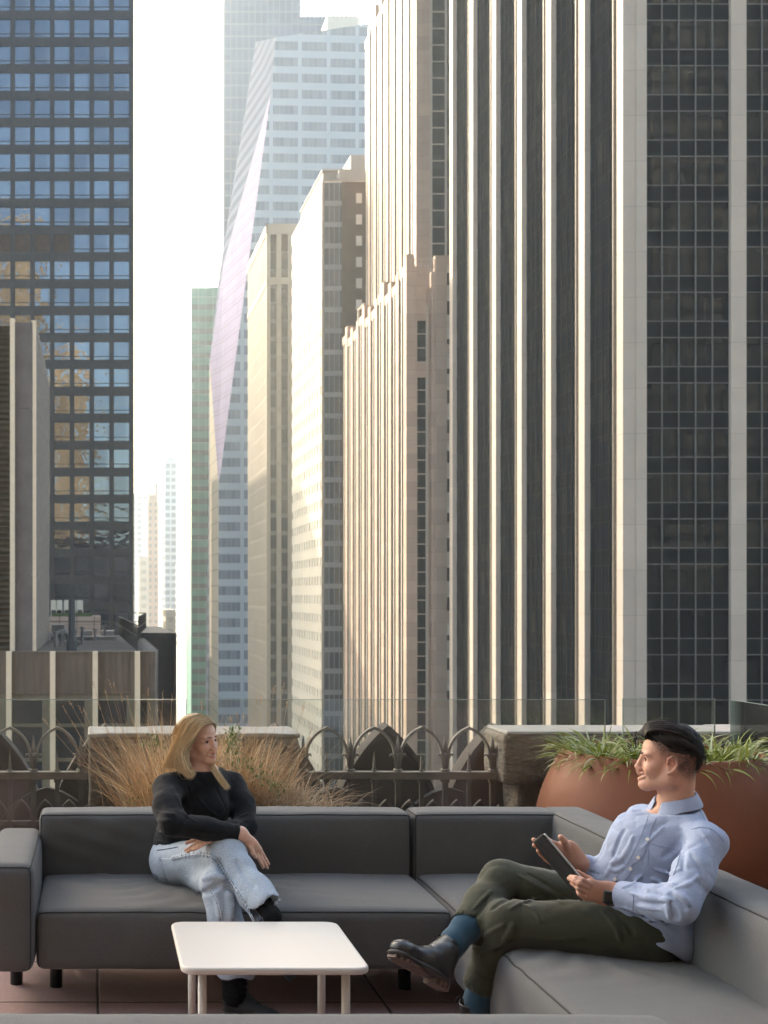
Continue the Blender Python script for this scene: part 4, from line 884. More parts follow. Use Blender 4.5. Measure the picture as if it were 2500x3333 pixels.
def sdf_mesh(prims, h, disp=None, name='m', smooth=True):
    h = h * HS
    U = [q for q in prims if q.op == 'u']
    lo = np.min([q.c - q.R for q in U], 0) - .02; hi = np.max([q.c + q.R for q in U], 0) + .02
    B = 8; L = B * h; nb = np.ceil((hi - lo) / L).astype(int)
    SB = 6; keep = []; vals = []
    ar = np.arange(B + 1) * h; loc = np.stack(np.meshgrid(ar, ar, ar, indexing='ij'), -1)
    for sx in range(0, nb[0], SB):
        for sy in range(0, nb[1], SB):
            for sz in range(0, nb[2], SB):
                s = np.array([sx, sy, sz]); e = np.minimum(s + SB, nb); c = lo + (s + e) / 2 * L; r = np.linalg.norm((e - s) * L) / 2
                act = [q for q in prims if q.R > 1e8 or np.linalg.norm(q.c - c) < q.R + r + q.k * 2 + .03]
                if not any(q.op == 'u' for q in act): continue
                I = np.stack(np.meshgrid(*[np.arange(s[i], e[i]) for i in range(3)], indexing='ij'), -1).reshape(-1, 3)
                dc = ev(act, lo + (I + .5) * L, disp=None); I = I[np.abs(dc) < L * 1.35 + .004]
                if not len(I): continue
                pts = lo + I[:, None, None, None, :] * L + loc[None]
                v = ev(act, pts, disp=disp); m = (v.reshape(len(I), -1).min(1) < 0) & (v.reshape(len(I), -1).max(1) > 0)
                keep.append(I[m]); vals.append(v[m].astype(np.float32))
    I = np.concatenate(keep); W = np.concatenate(vals); n = nb * B + 2
    key = lambda g: (g[..., 0] * n[1] + g[..., 1]) * n[2] + g[..., 2]
    cs = np.stack(np.meshgrid(*[np.arange(B)] * 3, indexing='ij'), -1)
    S = W < 0; cnt = sum(S[:, x:x + B, y:y + B, z:z + B].astype(int) for x in (0, 1) for y in (0, 1) for z in (0, 1)); mixed = (cnt > 0) & (cnt < 8)
    bi, cx, cy, cz = np.nonzero(mixed); acc = np.zeros((len(bi), 3)); num = np.zeros(len(bi))
    cor = [(x, y, z) for x in (0, 1) for y in (0, 1) for z in (0, 1)]
    for a in cor:
        for ax in range(3):
            if a[ax]: continue
            b = list(a); b[ax] = 1
            va = W[bi, cx + a[0], cy + a[1], cz + a[2]]; vb = W[bi, cx + b[0], cy + b[1], cz + b[2]]; m = (va < 0) != (vb < 0)
            t = np.where(m, va / np.where(m, va - vb, 1), 0)
            for q in range(3): acc[:, q] += np.where(m, a[q] + (t if q == ax else 0), 0)
            num += m
    cell = I[bi] * B + np.stack([cx, cy, cz], -1); Vp = lo + (cell + acc / num[:, None]) * h; K = key(cell); o = np.argsort(K); K = K[o]; Vp = Vp[o]
    F = []
    for ax in range(3):
        u, v = (ax + 1) % 3, (ax + 2) % 3; sl = [slice(0, B)] * 3; s2 = list(sl); s2[ax] = slice(1, B + 1)
        a = S[(slice(None), *sl)]; b = S[(slice(None), *s2)]; m = a != b; bi, gx, gy, gz = np.nonzero(m); g = I[bi] * B + np.stack([gx, gy, gz], -1); inside = a[bi, gx, gy, gz]
        eu = np.zeros(3, int); eu[u] = 1; evv = np.zeros(3, int); evv[v] = 1
        ids = [];  ok = np.ones(len(g), bool)
        for cc in (g, g - eu, g - eu - evv, g - evv):
            kk = key(cc); j = np.clip(np.searchsorted(K, kk), 0, len(K) - 1); ok &= K[j] == kk; ids.append(j)
        q = np.stack(ids, -1); q[~inside] = q[~inside][:, ::-1]; F.append(q[ok])
    F = np.concatenate(F)
    return Vp, F
def trace(prims, uv, disp=None, y0=3.6, y1=6.6):
    """first hit of the view rays through photo pixels uv on a field -> points, outward normals"""
    uv = np.array(uv, float); D = np.stack([(uv[:, 0] - PPX) / FPX, np.ones(len(uv)), -(uv[:, 1] - PPY) / FPX], -1); O = V3(0, 0, CH); t = np.full(len(uv), y0)
    for _ in range(90):
        d = ev(prims, O + D * t[:, None], disp=disp); t = np.minimum(t + np.clip(d, -.01, .08) * .8, y1)
    p = O + D * t[:, None]; e = .002; n = np.stack([ev(prims, p + e * np.eye(3)[i]) - ev(prims, p - e * np.eye(3)[i]) for i in range(3)], -1); n /= np.linalg.norm(n, axis=1)[:, None] + 1e-9
    return p, n, t < y1 - .01
def densify(L, step=9.):
    o = []
    for a, b in zip(L[:-1], L[1:]):
        n = max(1, int(math.hypot(b[0] - a[0], b[1] - a[1]) / step)); o += [(a[0] + (b[0] - a[0]) * i / n, a[1] + (b[1] - a[1]) * i / n) for i in range(n)]
    return o + [L[-1]]
def smoothline(L, it=2):
    for _ in range(it):
        o = [L[0]]
        for a, b in zip(L[:-1], L[1:]): o += [(.75 * a[0] + .25 * b[0], .75 * a[1] + .25 * b[1]), (.25 * a[0] + .75 * b[0], .25 * a[1] + .75 * b[1])]
        L = o + [L[-1]]
    return L
def folds(prims, specs):
    """cloth folds: ridge (+r) or crease (-r) following a line drawn over the garment, laid on its real surface"""
    out = []
    for L, r in specs:
        p, n, ok = trace(prims, smoothline(L)); p, n = p[ok], n[ok]; m = len(p)
        if m < 2: continue
        rr = [abs(r) * (.25 + .75 * math.sin(math.pi * (i + .6) / (m + .2))) for i in range(m)]
        for i in range(m - 1):
            a, b = (p[i] - n[i] * rr[i] * .45, p[i + 1] - n[i + 1] * rr[i + 1] * .45) if r > 0 else (p[i] + n[i] * rr[i] * .35, p[i + 1] + n[i + 1] * rr[i + 1] * .35)
            out.append(cone(a, b, rr[i], rr[i + 1], abs(r) * 1.3, 'u' if r > 0 else 's'))
    return out
def lay(prims, L, r, lift=.0, closed=False, smooth=2, mb=None, n=5, disp=None):
    p, nn, ok = trace(prims, densify(smoothline(L, smooth), 6), disp=disp); pts = [Vector(a + b * lift) for a, b, o in zip(p, nn, ok) if o]
    mb = mb or MB()
    if len(pts) > 1: mb.tube(pts, r, n)
    return mb
def frame(fwd, up=(0, 0, 1)):
    f = np.array(fwd, float); f /= np.linalg.norm(f); u = np.array(up, float); l = np.cross(u, f); l /= np.linalg.norm(l); u = np.cross(f, l); return np.stack([f, l, u], -1)   # columns: forward, left, up
def local(prims_fn, origin, Rm, sc):
    """place prims described in local coordinates"""
    class G: pass
    g = G(); g.T = lambda p: np.array(origin) + Rm @ (np.array(p, float) * sc); g.s = sc; g.R = Rm; return g
def sdf_obj(name, prims, h, mat, parent, disp=None, color=None):
    V, F = sdf_mesh(prims, h, disp); me = npmesh(name, V, F, True)
    if color is not None:
        C4 = np.ones((len(V), 4), np.float32); C4[:, :3] = color(V); at = me.color_attributes.new('tone', 'FLOAT_COLOR', 'POINT'); at.data.foreach_set('color', C4.ravel())
    return addobj(name, me, parent, mat)
def ss(x, a, b): t = np.clip((x - a) / (b - a), 0, 1); return t * t * (3 - 2 * t)
# ================================================================== PEOPLE
def skinmat(name):
    t = NT(name); at = t.N('Attribute'); at.attribute_name = 'tone'; n = t.noise(420, 3, .6); n2 = t.noise(60, 3)
    col = t.mix(t.ramp(n2, .35, .7, 0, .30), at.outputs['Color'], (.46, .19, .13)); col = t.mix(t.ramp(t.noise(150, 4), .45, .7, 0, .25), col, (.62, .38, .28)); t.set(col, .5, 0, .4); t.b.inputs['Subsurface Weight'].default_value = .12; t.b.inputs['Subsurface Radius'].default_value = (1, .35, .2); t.b.inputs['Subsurface Scale'].default_value = .006
    t.bump(n, .10, .001); return t.m
M['skin'] = skinmat('skin')
def hairmat(name, a, b, c):
    t = NT(name); g = t.N('NewGeometry'); rnd = g.outputs['Random Per Island']; at = t.N('Attribute'); at.attribute_name = 'tone'
    col = t.mix(rnd, a, b); col = t.mix(t.ramp(t.math('FRACT', t.math('MULTIPLY', rnd, 13.7)), .65, 1), col, c); m = t.N('Mix'); m.data_type = 'RGBA'; m.blend_type = 'MULTIPLY'; m.inputs[0].default_value = 1; t.L(col, m.inputs[6]); t.L(at.outputs['Color'], m.inputs[7])
    t.set(m.outputs[2], .5, 0, .3); return t.m
M['blonde'] = hairmat('blonde_hair', (.62, .43, .23), (.95, .76, .48), (.26, .165, .085))
M['dark_hair'] = hairmat('dark_brown_hair', (.010, .008, .007), (.026, .019, .015), (.085, .060, .045))
M['teeth'] = mat_plain('teeth', (.62, .56, .48), .25, var=.03)
M['eye'] = mat_plain('eye_white', (.45, .42, .40), .15, var=.02); M['iris'] = mat_plain('iris', (.03, .02, .014), .1, var=.05); M['lash'] = mat_plain('lash', (.02, .013, .010), .6)
M['brow'] = mat_plain('eyebrow_hair', (.055, .035, .022), .8)
def head_prims(G, fem=False, smile=1.0):
    s, T = G.s, G.T; w = .94 if fem else 1.0; q = []
    E = lambda c, r, k=.012, op='u': q.append(ell(T(c), np.array(r) * s, k * s, op, rot=G.R))
    Cn = lambda a, b, ra, rb, k=.01, op='u': q.append(cone(T(a), T(b), ra * s, rb * s, k * s, op))
    E((-.012, 0, .040), (.080, .073 * w, .068), .02)
    E((-.030, 0, .022), (.066, .070 * w, .064), .02)
    E((.030, 0, .032), (.056, .059 * w, .050), .02)
    E((.034, 0, -.022), (.050, .060 * w, .058), .02)
    E((.030, 0, -.060), (.052, .047 * w, .042), .02)
    jr = .020 if fem else .025
    for y in (-1, 1):
        Cn((-.008, .050 * w * y, -.040), (.002, .046 * w * y, -.066), jr, jr * .95, .022); Cn((.002, .046 * w * y, -.066), (.066, .014 * y, -.094), jr * .9, .017, .022)
        E((.056, .036 * w * y, -.034), (.024, .023, .024), .018)                 # smiling cheeks
        E((.066, .030 * y, .016), (.020, .024, .009), .014)                       # brow
        E((.086, .029 * y, -.003), (.013, .017, .010), .012, 's')                 # eye socket
        Cn((.070, .018 * y, .0015), (.064, .040 * y, .001), .0095, .0085, .005)   # upper lid
        Cn((.070, .018 * y, -.009), (.064, .040 * y, -.007), .0080, .0075, .005)  # lower lid
        E((.0905, .0110 * y, -.0385), (.009, .0065, .0062), .005)                  # nostril wings
    E((.0745, 0, -.092), (.021, .022 if not fem else .016, .018), .014)
    nz = .0035 if fem else 0
    Cn((.083, 0, .008), (.097 - nz, 0, -.029), .0080, .0095, .012); E((.0985 - nz, 0, -.0335), (.0100, .0100, .0085), .007)
    Cn((.092, 0, -.050), (.091, 0, -.056), .010, .009, .010)
    for y in (-1, 1):
        Cn((.0935, .004 * y, -.0555), (.076, .030 * y, -.0505), .0048, .0030, .005)     # upper lip
        Cn((.0920, .004 * y, -.0755), (.0765, .027 * y, -.0610), .0056, .0032, .006)    # lower lip
        Cn((.100, .002 * y, -.0655), (.077, .030 * y, -.0545), .0052, .0026, .002, 's')  # mouth opening
        Cn((.080, .020 * y, -.044), (.070, .036 * y, -.062), .0022, .0015, .008, 's')     # smile fold
    for y in (-1, 1):
        ye = .0735 * w * y
        E((-.004, ye, -.014), (.016, .0075, .028), .006)
        L = [(.010, ye + .004 * y, -.006), (.008, ye + .009 * y, .010), (-.004, ye + .013 * y, .018), (-.017, ye + .014 * y, .010), (-.020, ye + .013 * y, -.008), (-.012, ye + .009 * y, -.026), (.000, ye + .004 * y, -.038), (.008, ye + .003 * y, -.040)]
        for a, b in zip(L[:-1], L[1:]): Cn(a, b, .0042, .0042, .003)
        E((-.003, ye + .0105 * y, -.010), (.0085, .007, .013), .004, 's')
    return q
def head_extras(G, person, fem=False, near=-1):
    """teeth, eyes, brows as parts of the person"""
    s, T = G.s, G.T; ax = G.R
    mb = MB(); pts = [T((.0880 - .0110 * (abs(i) / 5) ** 2, .0048 * i, -.0630 + .0060 * (abs(i) / 5) ** 2)) for i in range(-5, 6)]
    V = []; F = []
    for p in pts:
        up = ax[:, 2] * .0042 * s; V += [p - up, p + up]
    F = [(2 * i, 2 * i + 2, 2 * i + 3, 2 * i + 1) for i in range(10)]; mb.add(V, F); mb.build('teeth', M['teeth'], person, smooth=True)
    for y in (-1, 1):
        c = T((.0655, .029 * y, -.0035)); mb = MB(); V = []; F = []
        for i in range(9):
            th = math.pi * i / 8
            for k in range(12): ph = 2 * math.pi * k / 12; V.append(c + .0118 * s * np.array([math.sin(th) * math.cos(ph), math.sin(th) * math.sin(ph), math.cos(th)]))
        for i in range(8):
            for k in range(12): F.append((i * 12 + k, i * 12 + (k + 1) % 12, (i + 1) * 12 + (k + 1) % 12, (i + 1) * 12 + k))
        mb.add(V, F); e = mb.build('eye', M['eye'], person, smooth=True)
        mb = MB(); d = ax[:, 0]; a = c + d * .0100 * s; mb.tube([a, a + d * .0024 * s], .0058 * s, 12); mb.build('iris', M['iris'], e)
        mb = MB(); mb.tube([T((.0775, .015 * y, -.0045)), T((.0805, .024 * y, .0020)), T((.0775, .034 * y, .0012)), T((.0700, .044 * y, -.0055))], [.0006 * s, .0015 * s, .0016 * s, .0007 * s], 5); mb.build('eyelashes', M['lash'], e)
        mb = MB(); h = .0175 if not fem else .019; th = (.0036 if not fem else .0024) * s
        mb.tube([T((.0905, .012 * y, h - .004)), T((.0890, .024 * y, h)), T((.0825, .036 * y, h + .001)), T((.0720, .048 * y, h - .005))], [th * .7, th, th * .8, th * .25], 6); mb.build('eyebrow', M['brow'], person, smooth=True)
def skin_tone(V, G, base, fem, fade=False):
    L = ((V - G.T((0, 0, 0))) @ G.R) / G.s; C = np.tile(np.array(base), (len(V), 1)); near = (np.abs(L) < .16).all(1)
    x, y, z = L.T; ay = np.abs(y)
    def blend(m, c, a): nonlocal C; m = (m * a * near)[:, None]; C = C * (1 - m) + np.array(c) * m
    g = lambda cx, cy, cz, r: np.exp(-(((x - cx) / r[0]) ** 2 + ((ay - cy) / r[1]) ** 2 + ((z - cz) / r[2]) ** 2))
    blend(g(.06, .040, -.034, (.03, .02, .02)), (.60, .22, .16), .35); blend(g(.107, 0, -.034, (.014, .014, .012)), (.62, .25, .18), .4)
    blend(np.clip(g(.0935, .006, -.0565, (.010, .016, .0045)) + g(.092, .006, -.0735, (.010, .015, .0055)), 0, 1), (.50, .16, .13), .75)
    blend(g(.095, 0, -.0645, (.012, .024, .0028)), (.10, .03, .025), .6)
    blend(g(-.004, .082, -.012, (.02, .012, .03)), (.62, .24, .17), .35)
    blend(g(.068, .030, -.004, (.012, .016, .007)), (.30, .14, .10), .35)
    if fade:
        zl = np.interp(x, [-.06, -.025, .012, .03, .05], [-.085, -.060, -.012, -.008, .022]); fr_x = .048 + .30 * np.clip(z, 0, .06)
        m = ss(z, zl, zl + .055) * ss(fr_x - x, 0, .012) * (1 - np.clip(g(-.004, .082, -.012, (.020, .010, .030)) * 2.5, 0, 1)); m *= (np.abs(y) > .03) | (x < 0)
        blend(np.clip(m, 0, 1), (.022, .015, .012), .96)
        blend(ss(z, -.085, -.03) * 0 + g(.06, .03, -.078, (.045, .045, .03)), (.26, .15, .11), .30)
    return C
def finger(pts, r0, r1, k=.004): n = len(pts); return chain(pts, [r0 + (r1 - r0) * i / (n - 1) for i in range(n)], k)
def PL(ox, oy, sc, Ls): return [PP(ox + a * sc, oy + b * sc, Y) for (a, b, Y) in Ls]
def strands(name, guides, n, parent, mat, r=.0011, jit=.004, seg=14, seed=0, root=(.58, .54, .50), rooted=.30, wob=.004):
    """many hair strands interpolated between neighbouring guide lines (each guide: list of 3-D points)"""
    rs = np.random.RandomState(seed)
    def res(g):
        g = np.array(g, float); d = np.concatenate([[0], np.cumsum(np.linalg.norm(np.diff(g, axis=0), axis=1))]); t = np.linspace(0, d[-1], 40); g2 = np.stack([np.interp(t, d, g[:, i]) for i in range(3)], -1)
        for _ in range(4): g2[1:-1] = (g2[:-2] + 2 * g2[1:-1] + g2[2:]) / 4
        return g2
    G = [[res(g) for g in grp] for grp in guides]; V = []; F = []; C = []
    for i in range(n):
        grp = G[rs.randint(len(G))]; a = rs.randint(len(grp) - 1); f = rs.rand(); f = f * f * (3 - 2 * f) * .6 + f * .4; L = grp[a] * (1 - f) + grp[a + 1] * f
        e = 1 - .22 * rs.rand() ** 2; idx = np.linspace(0, 39 * e, seg + 1); P_ = np.stack([np.interp(idx, np.arange(40), L[:, k]) for k in range(3)], -1)
        tt = np.linspace(0, 1, seg + 1)[:, None]; off = rs.normal(0, jit, 3) * (.35 + .65 * tt) + rs.normal(0, wob, 3) * np.sin(tt * rs.uniform(2, 7) + rs.rand() * 6) * tt; P_ = P_ + off
        T_ = np.gradient(P_, axis=0); T_ /= np.linalg.norm(T_, axis=1)[:, None] + 1e-9; u = np.cross(T_, (P_ - np.array([0, 0, CH]))); u /= np.linalg.norm(u, axis=1)[:, None] + 1e-9; w = np.cross(T_, u)
        b = len(V) ; rr = r * rs.uniform(.6, 1.4)
        for s in range(seg + 1):
            q = rr * (1 - .75 * (s / seg) ** 2)
            for (c, d) in ((1, 0), (-.5, .87), (-.5, -.87)): V.append(P_[s] + u[s] * q * c + w[s] * q * d)
            m = min(1, (s / seg) / rooted); C += [[root[k] + (1 - root[k]) * m for k in range(3)] + [1]] * 3
        for s in range(seg):
            for k in range(3): F.append((b + s * 3 + k, b + s * 3 + (k + 1) % 3, b + s * 3 + 3 + (k + 1) % 3, b + s * 3 + 3 + k))
    me = npmesh(name, np.array(V), np.array(F), True); at = me.color_attributes.new('tone', 'FLOAT_COLOR', 'POINT'); at.data.foreach_set('color', np.array(C, np.float32).ravel())
    return addobj(name, me, parent, mat)
def white_tone(o, g=.5):
    me = o.data; at = me.color_attributes.new('tone', 'FLOAT_COLOR', 'POINT'); at.data.foreach_set('color', np.full(len(me.vertices) * 4, g, np.float32)); return o

# ---------------------------------------------------------------- WOMAN
HY = 5.72; WG = type('g', (), {})(); ang = R(-45)
Rw = np.array(Matrix.Rotation(R(4), 3, Vector((math.cos(ang), math.sin(ang), 0))) @ Matrix.Rotation(ang, 3, 'Z')); Rw = Rw @ np.array(Matrix.Rotation(R(2), 3, 'Y'))
WG.R = Rw; WG.s = .925; WO = PP(646, 2404, HY); WG.T = lambda p: WO + Rw @ (np.array(p, float) * WG.s)
hip = V3(.375, 5.86, .505); wa = V3(.402, 5.83, .62); ch = V3(.44, 5.745, .755); nb = V3(.452, 5.73, .885)
shR = PP(545, 2566, 5.60); shL = PP(752, 2556, 5.80); elR = PP(563, 2682, 5.38); elL = PP(800, 2690, 5.62); wrR = PP(784, 2714, 5.40); wrL = PP(706, 2722, 5.46)
hpR = V3(.347, 5.80, .50); hpL = V3(.42, 5.90, .49); knR = PP(738, 2787, 5.40); knL = PP(712, 2885, 5.33); anR = PP(868, 2957, 5.13); anL = PP(768, 3190, 5.20)
def arm(s, e, w, r, k=.02): return chain([s, s + (e - s) * .5, e, e + (w - e) * .35, w], r, k)
body = head_prims(WG, True)
body += [cone(WG.T((-.022, 0, -.045)), nb + V3(0, .01, .02), .050, .051, .03), cone(nb, ch, .055, .11, .04), cone(ch, wa, .095, .09, .05), cone(wa, hip, .09, .09, .05)]
body += [cone(shR, nb, .045, .05, .04), cone(shL, nb, .045, .05, .04)] + arm(shR, elR, wrR, [.040, .036, .032, .032, .026]) + arm(shL, elL, wrL, [.036, .034, .030, .030, .025])
body += chain([hpR, knR, anR], [.070, .045, .034], .03) + chain([hpL, knL, anL], [.070, .042, .034], .03)
c8 = lambda L: PL(780, 2640, .1085, L)
body += [cone(wrR, c8([(300, 1010, 5.41)])[0], .0255, .031, .02, flat=((.5, 1, .2), .62)), cone(c8([(300, 1010, 5.41)])[0], c8([(480, 1180, 5.42)])[0], .031, .030, .015, flat=((.5, 1, .2), .55))]
body += finger(c8([(590, 1110, 5.44), (700, 1310, 5.445), (790, 1460, 5.45), (868, 1585, 5.45)]), .0088, .0062)
body += finger(c8([(520, 1150, 5.425), (650, 1400, 5.42), (750, 1570, 5.42), (832, 1700, 5.43)]), .0092, .0066)
body += finger(c8([(450, 1190, 5.41), (570, 1420, 5.40), (650, 1570, 5.40), (706, 1690, 5.41)]), .0094, .0068)
body += finger(c8([(520, 1180, 5.455), (600, 1330, 5.465), (680, 1440, 5.47), (740, 1530, 5.47)]), .008, .006)
body += finger(c8([(330, 1080, 5.39), (400, 1260, 5.385), (470, 1380, 5.39)]), .0105, .0078)
c3 = lambda L: PL(400, 2250, .3617, L)
palm = c3([(760, 1345, 5.44)])[0]; body += [cone(wrL, palm, .025, .027, .02, flat=((0, .3, 1), .6))]
body += finger(c3([(770, 1338, 5.43), (690, 1352, 5.405), (620, 1395, 5.40), (562, 1430, 5.40)]), .0088, .0064)
body += finger(c3([(790, 1345, 5.42), (715, 1362, 5.395), (645, 1408, 5.39), (582, 1445, 5.39)]), .0088, .0064)
body += finger(c3([(805, 1350, 5.41), (750, 1362, 5.385), (690, 1398, 5.38), (636, 1428, 5.38)]), .0088, .0064)
body += finger(c3([(815, 1345, 5.40), (775, 1345, 5.38), (725, 1368, 5.375), (688, 1385, 5.375)]), .0082, .0062)
body += finger(c3([(750, 1330, 5.45), (660, 1335, 5.435), (572, 1365, 5.43)]), .0095, .0070)
WOMAN = sdf_obj('person', body, .0025, M['skin'], None, color=lambda V: skin_tone(V, WG, (.74, .47, .36), True))
tag(WOMAN, 'smiling blonde woman in black sweater and light blue jeans sitting cross-legged on the long sofa', 'person')
head_extras(WG, WOMAN, True)
# sweater
sw = [cone(nb + V3(.0, .005, -.015), nb + V3(.004, -.004, .035), .066, .053, .02), cone(nb - V3(0, 0, .045), ch, .095, .128, .06), cone(ch, wa, .128, .118, .06), cone(wa, hip + V3(0, 0, .055), .114, .120, .05)]
sw += [cone(shR, nb - V3(0, 0, .03), .057, .070, .05), cone(shL, nb - V3(0, 0, .03), .056, .070, .05)]
sw += chain([shR, shR + (elR - shR) * .5 + V3(-.015, -.01, 0), elR, elR + (wrR - elR) * .5, wrR + (elR - wrR) * .06], [.060, .058, .050, .045, .036], .022)
sw += chain([shL, shL + (elL - shL) * .5 + V3(.015, 0, 0), elL, elL + (wrL - elL) * .5, wrL + (elL - wrL) * .1], [.058, .055, .048, .044, .037], .022)
sw += [ell(ch + V3(.02, -.085, .0), (.10, .075, .06), .05)]
sw += folds(sw, [([(505, 2640), (540, 2652), (570, 2650)], .006), ([(508, 2668), (530, 2676), (556, 2672)], .006), ([(508, 2700), (540, 2716), (580, 2712)], .006), ([(512, 2738), (560, 2748), (610, 2742)], .005), ([(512, 2758), (560, 2768), (600, 2762)], .005),
   ([(618, 2640), (600, 2680), (560, 2710)], -.005), ([(612, 2560), (622, 2610), (618, 2650)], -.005), ([(560, 2560), (580, 2610), (600, 2650), (640, 2676)], .005), ([(770, 2600), (765, 2640), (752, 2672)], -.005), ([(770, 2690), (790, 2672), (808, 2668)], .005), ([(768, 2664), (790, 2654), (806, 2648)], .005),
   ([(640, 2590), (680, 2640), (720, 2660)], .005), ([(700, 2560), (720, 2600), (740, 2640)], -.004), ([(596, 2700), (660, 2712), (740, 2716)], -.004)])
sw += [localcut(nb + V3(.004, 0, .030), unit(V3(.10, -.16, 1)), .13), localcut(wrR + (elR - wrR) * .03, unit(wrR - elR), .06), localcut(wrL + (elL - wrL) * .08, unit(wrL - elL), .05)]
disp = lambda p: .0030 * vnoise(p * V3(14, 14, 22), 3) + .0016 * vnoise(p * 45, 4)
SW = sdf_obj('sweater', sw, .004, None, WOMAN, disp=disp)
t = NT('black_knit'); n = t.noise(330, 3, .6); t.set(t.mix(t.ramp(n, .3, .7), (.006, .006, .0075), (.014, .015, .018)), .95, 0, .15, Sheen_Weight=.08, Sheen_Roughness=.5); t.bump(t.noise(180, 3), .5, .003); SW.data.materials.append(t.m)
# jeans
jk = [cone(hip + V3(-.02, 0, -.01), hip + V3(.0, 0, .05), .118, .112, .04), cone(hpR + V3(-.0, -.01, -.010), knR, .098, .073, .05), cone(hpL + V3(0, 0, -.02), knL, .092, .066, .03)]
jk += chain([knR, knR + (anR - knR) * .3, knR + (anR - knR) * .7, anR], [.074, .068, .068, .074], .03, flat=((.4, 1, 0), .80))
jk += [ell(knR + V3(0, -.0, .008), (.072, .075, .066), .03)]
hmL = PP(766, 3168, 5.2); jk += chain([knL, knL + (hmL - knL) * .4, hmL], [.070, .066, .076], .03)
jk += folds(jk, [([(712, 2800), (718, 2840), (745, 2868)], -.012), ([(690, 2790), (700, 2830), (720, 2860)], .010), ([(660, 2862), (700, 2850), (730, 2860)], .010), ([(740, 2880), (770, 2930), (790, 2980)], -.012), ([(700, 2900), (712, 2940), (715, 2990)], .010), ([(745, 2905), (755, 2950), (752, 2995)], .012), ([(770, 2800), (790, 2840), (830, 2890)], -.008),
   ([(560, 2795), (600, 2785), (650, 2782)], .008), ([(520, 2800), (535, 2850), (560, 2890)], -.008), ([(640, 2915), (680, 2900), (712, 2880)], -.010), ([(735, 2830), (760, 2880), (800, 2930)], .008)])
jk += [cone(anR + (anR - knR) * .02, anR + (anR - knR) * .6, .064, .085, .003, 's', flat=((.4, 1, 0), .80)), localcut(PP(874, 2957, 5.13), unit(V3(.60, -.30, -.55)), .14)]
jk += [cone(PP(766, 3150, 5.2), hmL - V3(0, 0, .2), .066, .075, .003, 's')]
hsn = V3(.05, -.15, -1.)
SR = np.array(Euler((.3, .75, .2)).to_matrix())
jdisp = lambda p: .0016 * (1 - 2 * np.abs(vnoise((p @ SR) * V3(18, 9, 16), 25))) + .0028 * vnoise(p * V3(10, 10, 16), 7) + .0010 * vnoise(p * 50, 5)
cutz = PP(766, 3172, 5.2)[2]
jk += [Prim(lambda p: np.maximum(p[..., 2] - (cutz + .008 * np.sin(p[..., 0] * 60)), -1), cutz * V3(0, 0, 1), 1e9, 's', .003)]
JN = sdf_obj('jeans', jk, .004, None, WOMAN, disp=jdisp)
t = NT('washed_denim'); n = t.noise(240, 3, .75); n2 = t.noise(9, 4, .6); n3 = t.noise(700, 2)
col = t.mix(t.ramp(n, .32, .68), (.20, .245, .31), (.50, .545, .60)); col = t.mix(t.ramp(n2, .3, .7, 0, .45), col, (.46, .50, .56)); col = t.mix(t.ramp(n3, .4, .6, 0, .3), col, (.22, .27, .36)); t.set(col, .9, 0, .2); t.bump(n, .35, .002); JN.data.materials.append(t.m)
def dashes(field, L, name, parent, mat, r=.0014, every=9, ln=.008, both=True, seed=1):
    rs = np.random.RandomState(seed); p, n, ok = trace(field, densify(smoothline(L), every)); mb = MB()
    for i in range(1, len(p) - 1):
        if not ok[i]: continue
        tdir = p[i + 1] - p[i - 1]; tdir /= np.linalg.norm(tdir) + 1e-9; sd_ = np.cross(tdir, n[i])
        for s in ((-1, 1) if both else (1,)):
            a = p[i] + sd_ * s * .0025 + n[i] * .0005; b = a + sd_ * s * ln * rs.uniform(.5, 1.2) + tdir * rs.normal(0, .002); mb.tube([a, (a + b) / 2 + n[i] * .0004, b], [r * rs.uniform(.5, 1.3), r, r * .3], 4)
    return mb.build(name, mat, parent, recalc=False)
M['indigo'] = mat_plain('indigo_seam', (.05, .085, .15), .9); M['paleseam'] = mat_plain('pale_seam', (.60, .64, .68), .9)
seam = [(524, 2795), (560, 2797), (610, 2783), (660, 2779), (700, 2790), (716, 2815), (740, 2852), (770, 2900), (800, 2945), (826, 2990)]
q = lay(jk, seam, .0013, .0002, disp=jdisp).build('side_seam', M['paleseam'], WOMAN, recalc=False); dashes(jk, seam[1:], 'seam_wear', q, M['indigo'], .0017, 7, .0085)
s2 = [(688, 2896), (706, 2925), (716, 2960), (722, 3000)]; q = lay(jk, s2, .0013, .0002, disp=jdisp).build('side_seam', M['paleseam'], WOMAN, recalc=False); dashes(jk, s2, 'seam_wear', q, M['indigo'], .0015, 8, .006, False)
lay(jk, [(500, 2845), (512, 2850), (516, 2880), (533, 2905)], .0022, .0003, disp=jdisp).build('back_pocket', M['indigo'], WOMAN, recalc=False)
lay(jk, [(512, 2768), (545, 2764), (580, 2757)], .0022, .001, disp=jdisp).build('waistband_seam', M['indigo'], WOMAN, recalc=False)
# frayed hems
mb = MB(); rs = np.random.RandomState(9)
for (u, v, Y) in [(836 + i * 3.8, 2991 - i * 3.4, 5.1) for i in range(21)] + [(720 + i * 4.5, 3168 + 3 * math.sin(i), 5.15) for i in range(22)]:
    p = PP(u, v, Y); mb.tube([p, p + rs.normal(0, .004, 3) + V3(0, -.002, -.003), p + rs.normal(0, .006, 3) + V3(.002, -.003, -.008)], [.0009, .0007, .0004], 3)
mb.build('frayed_threads', M['paleseam'], JN, recalc=False)
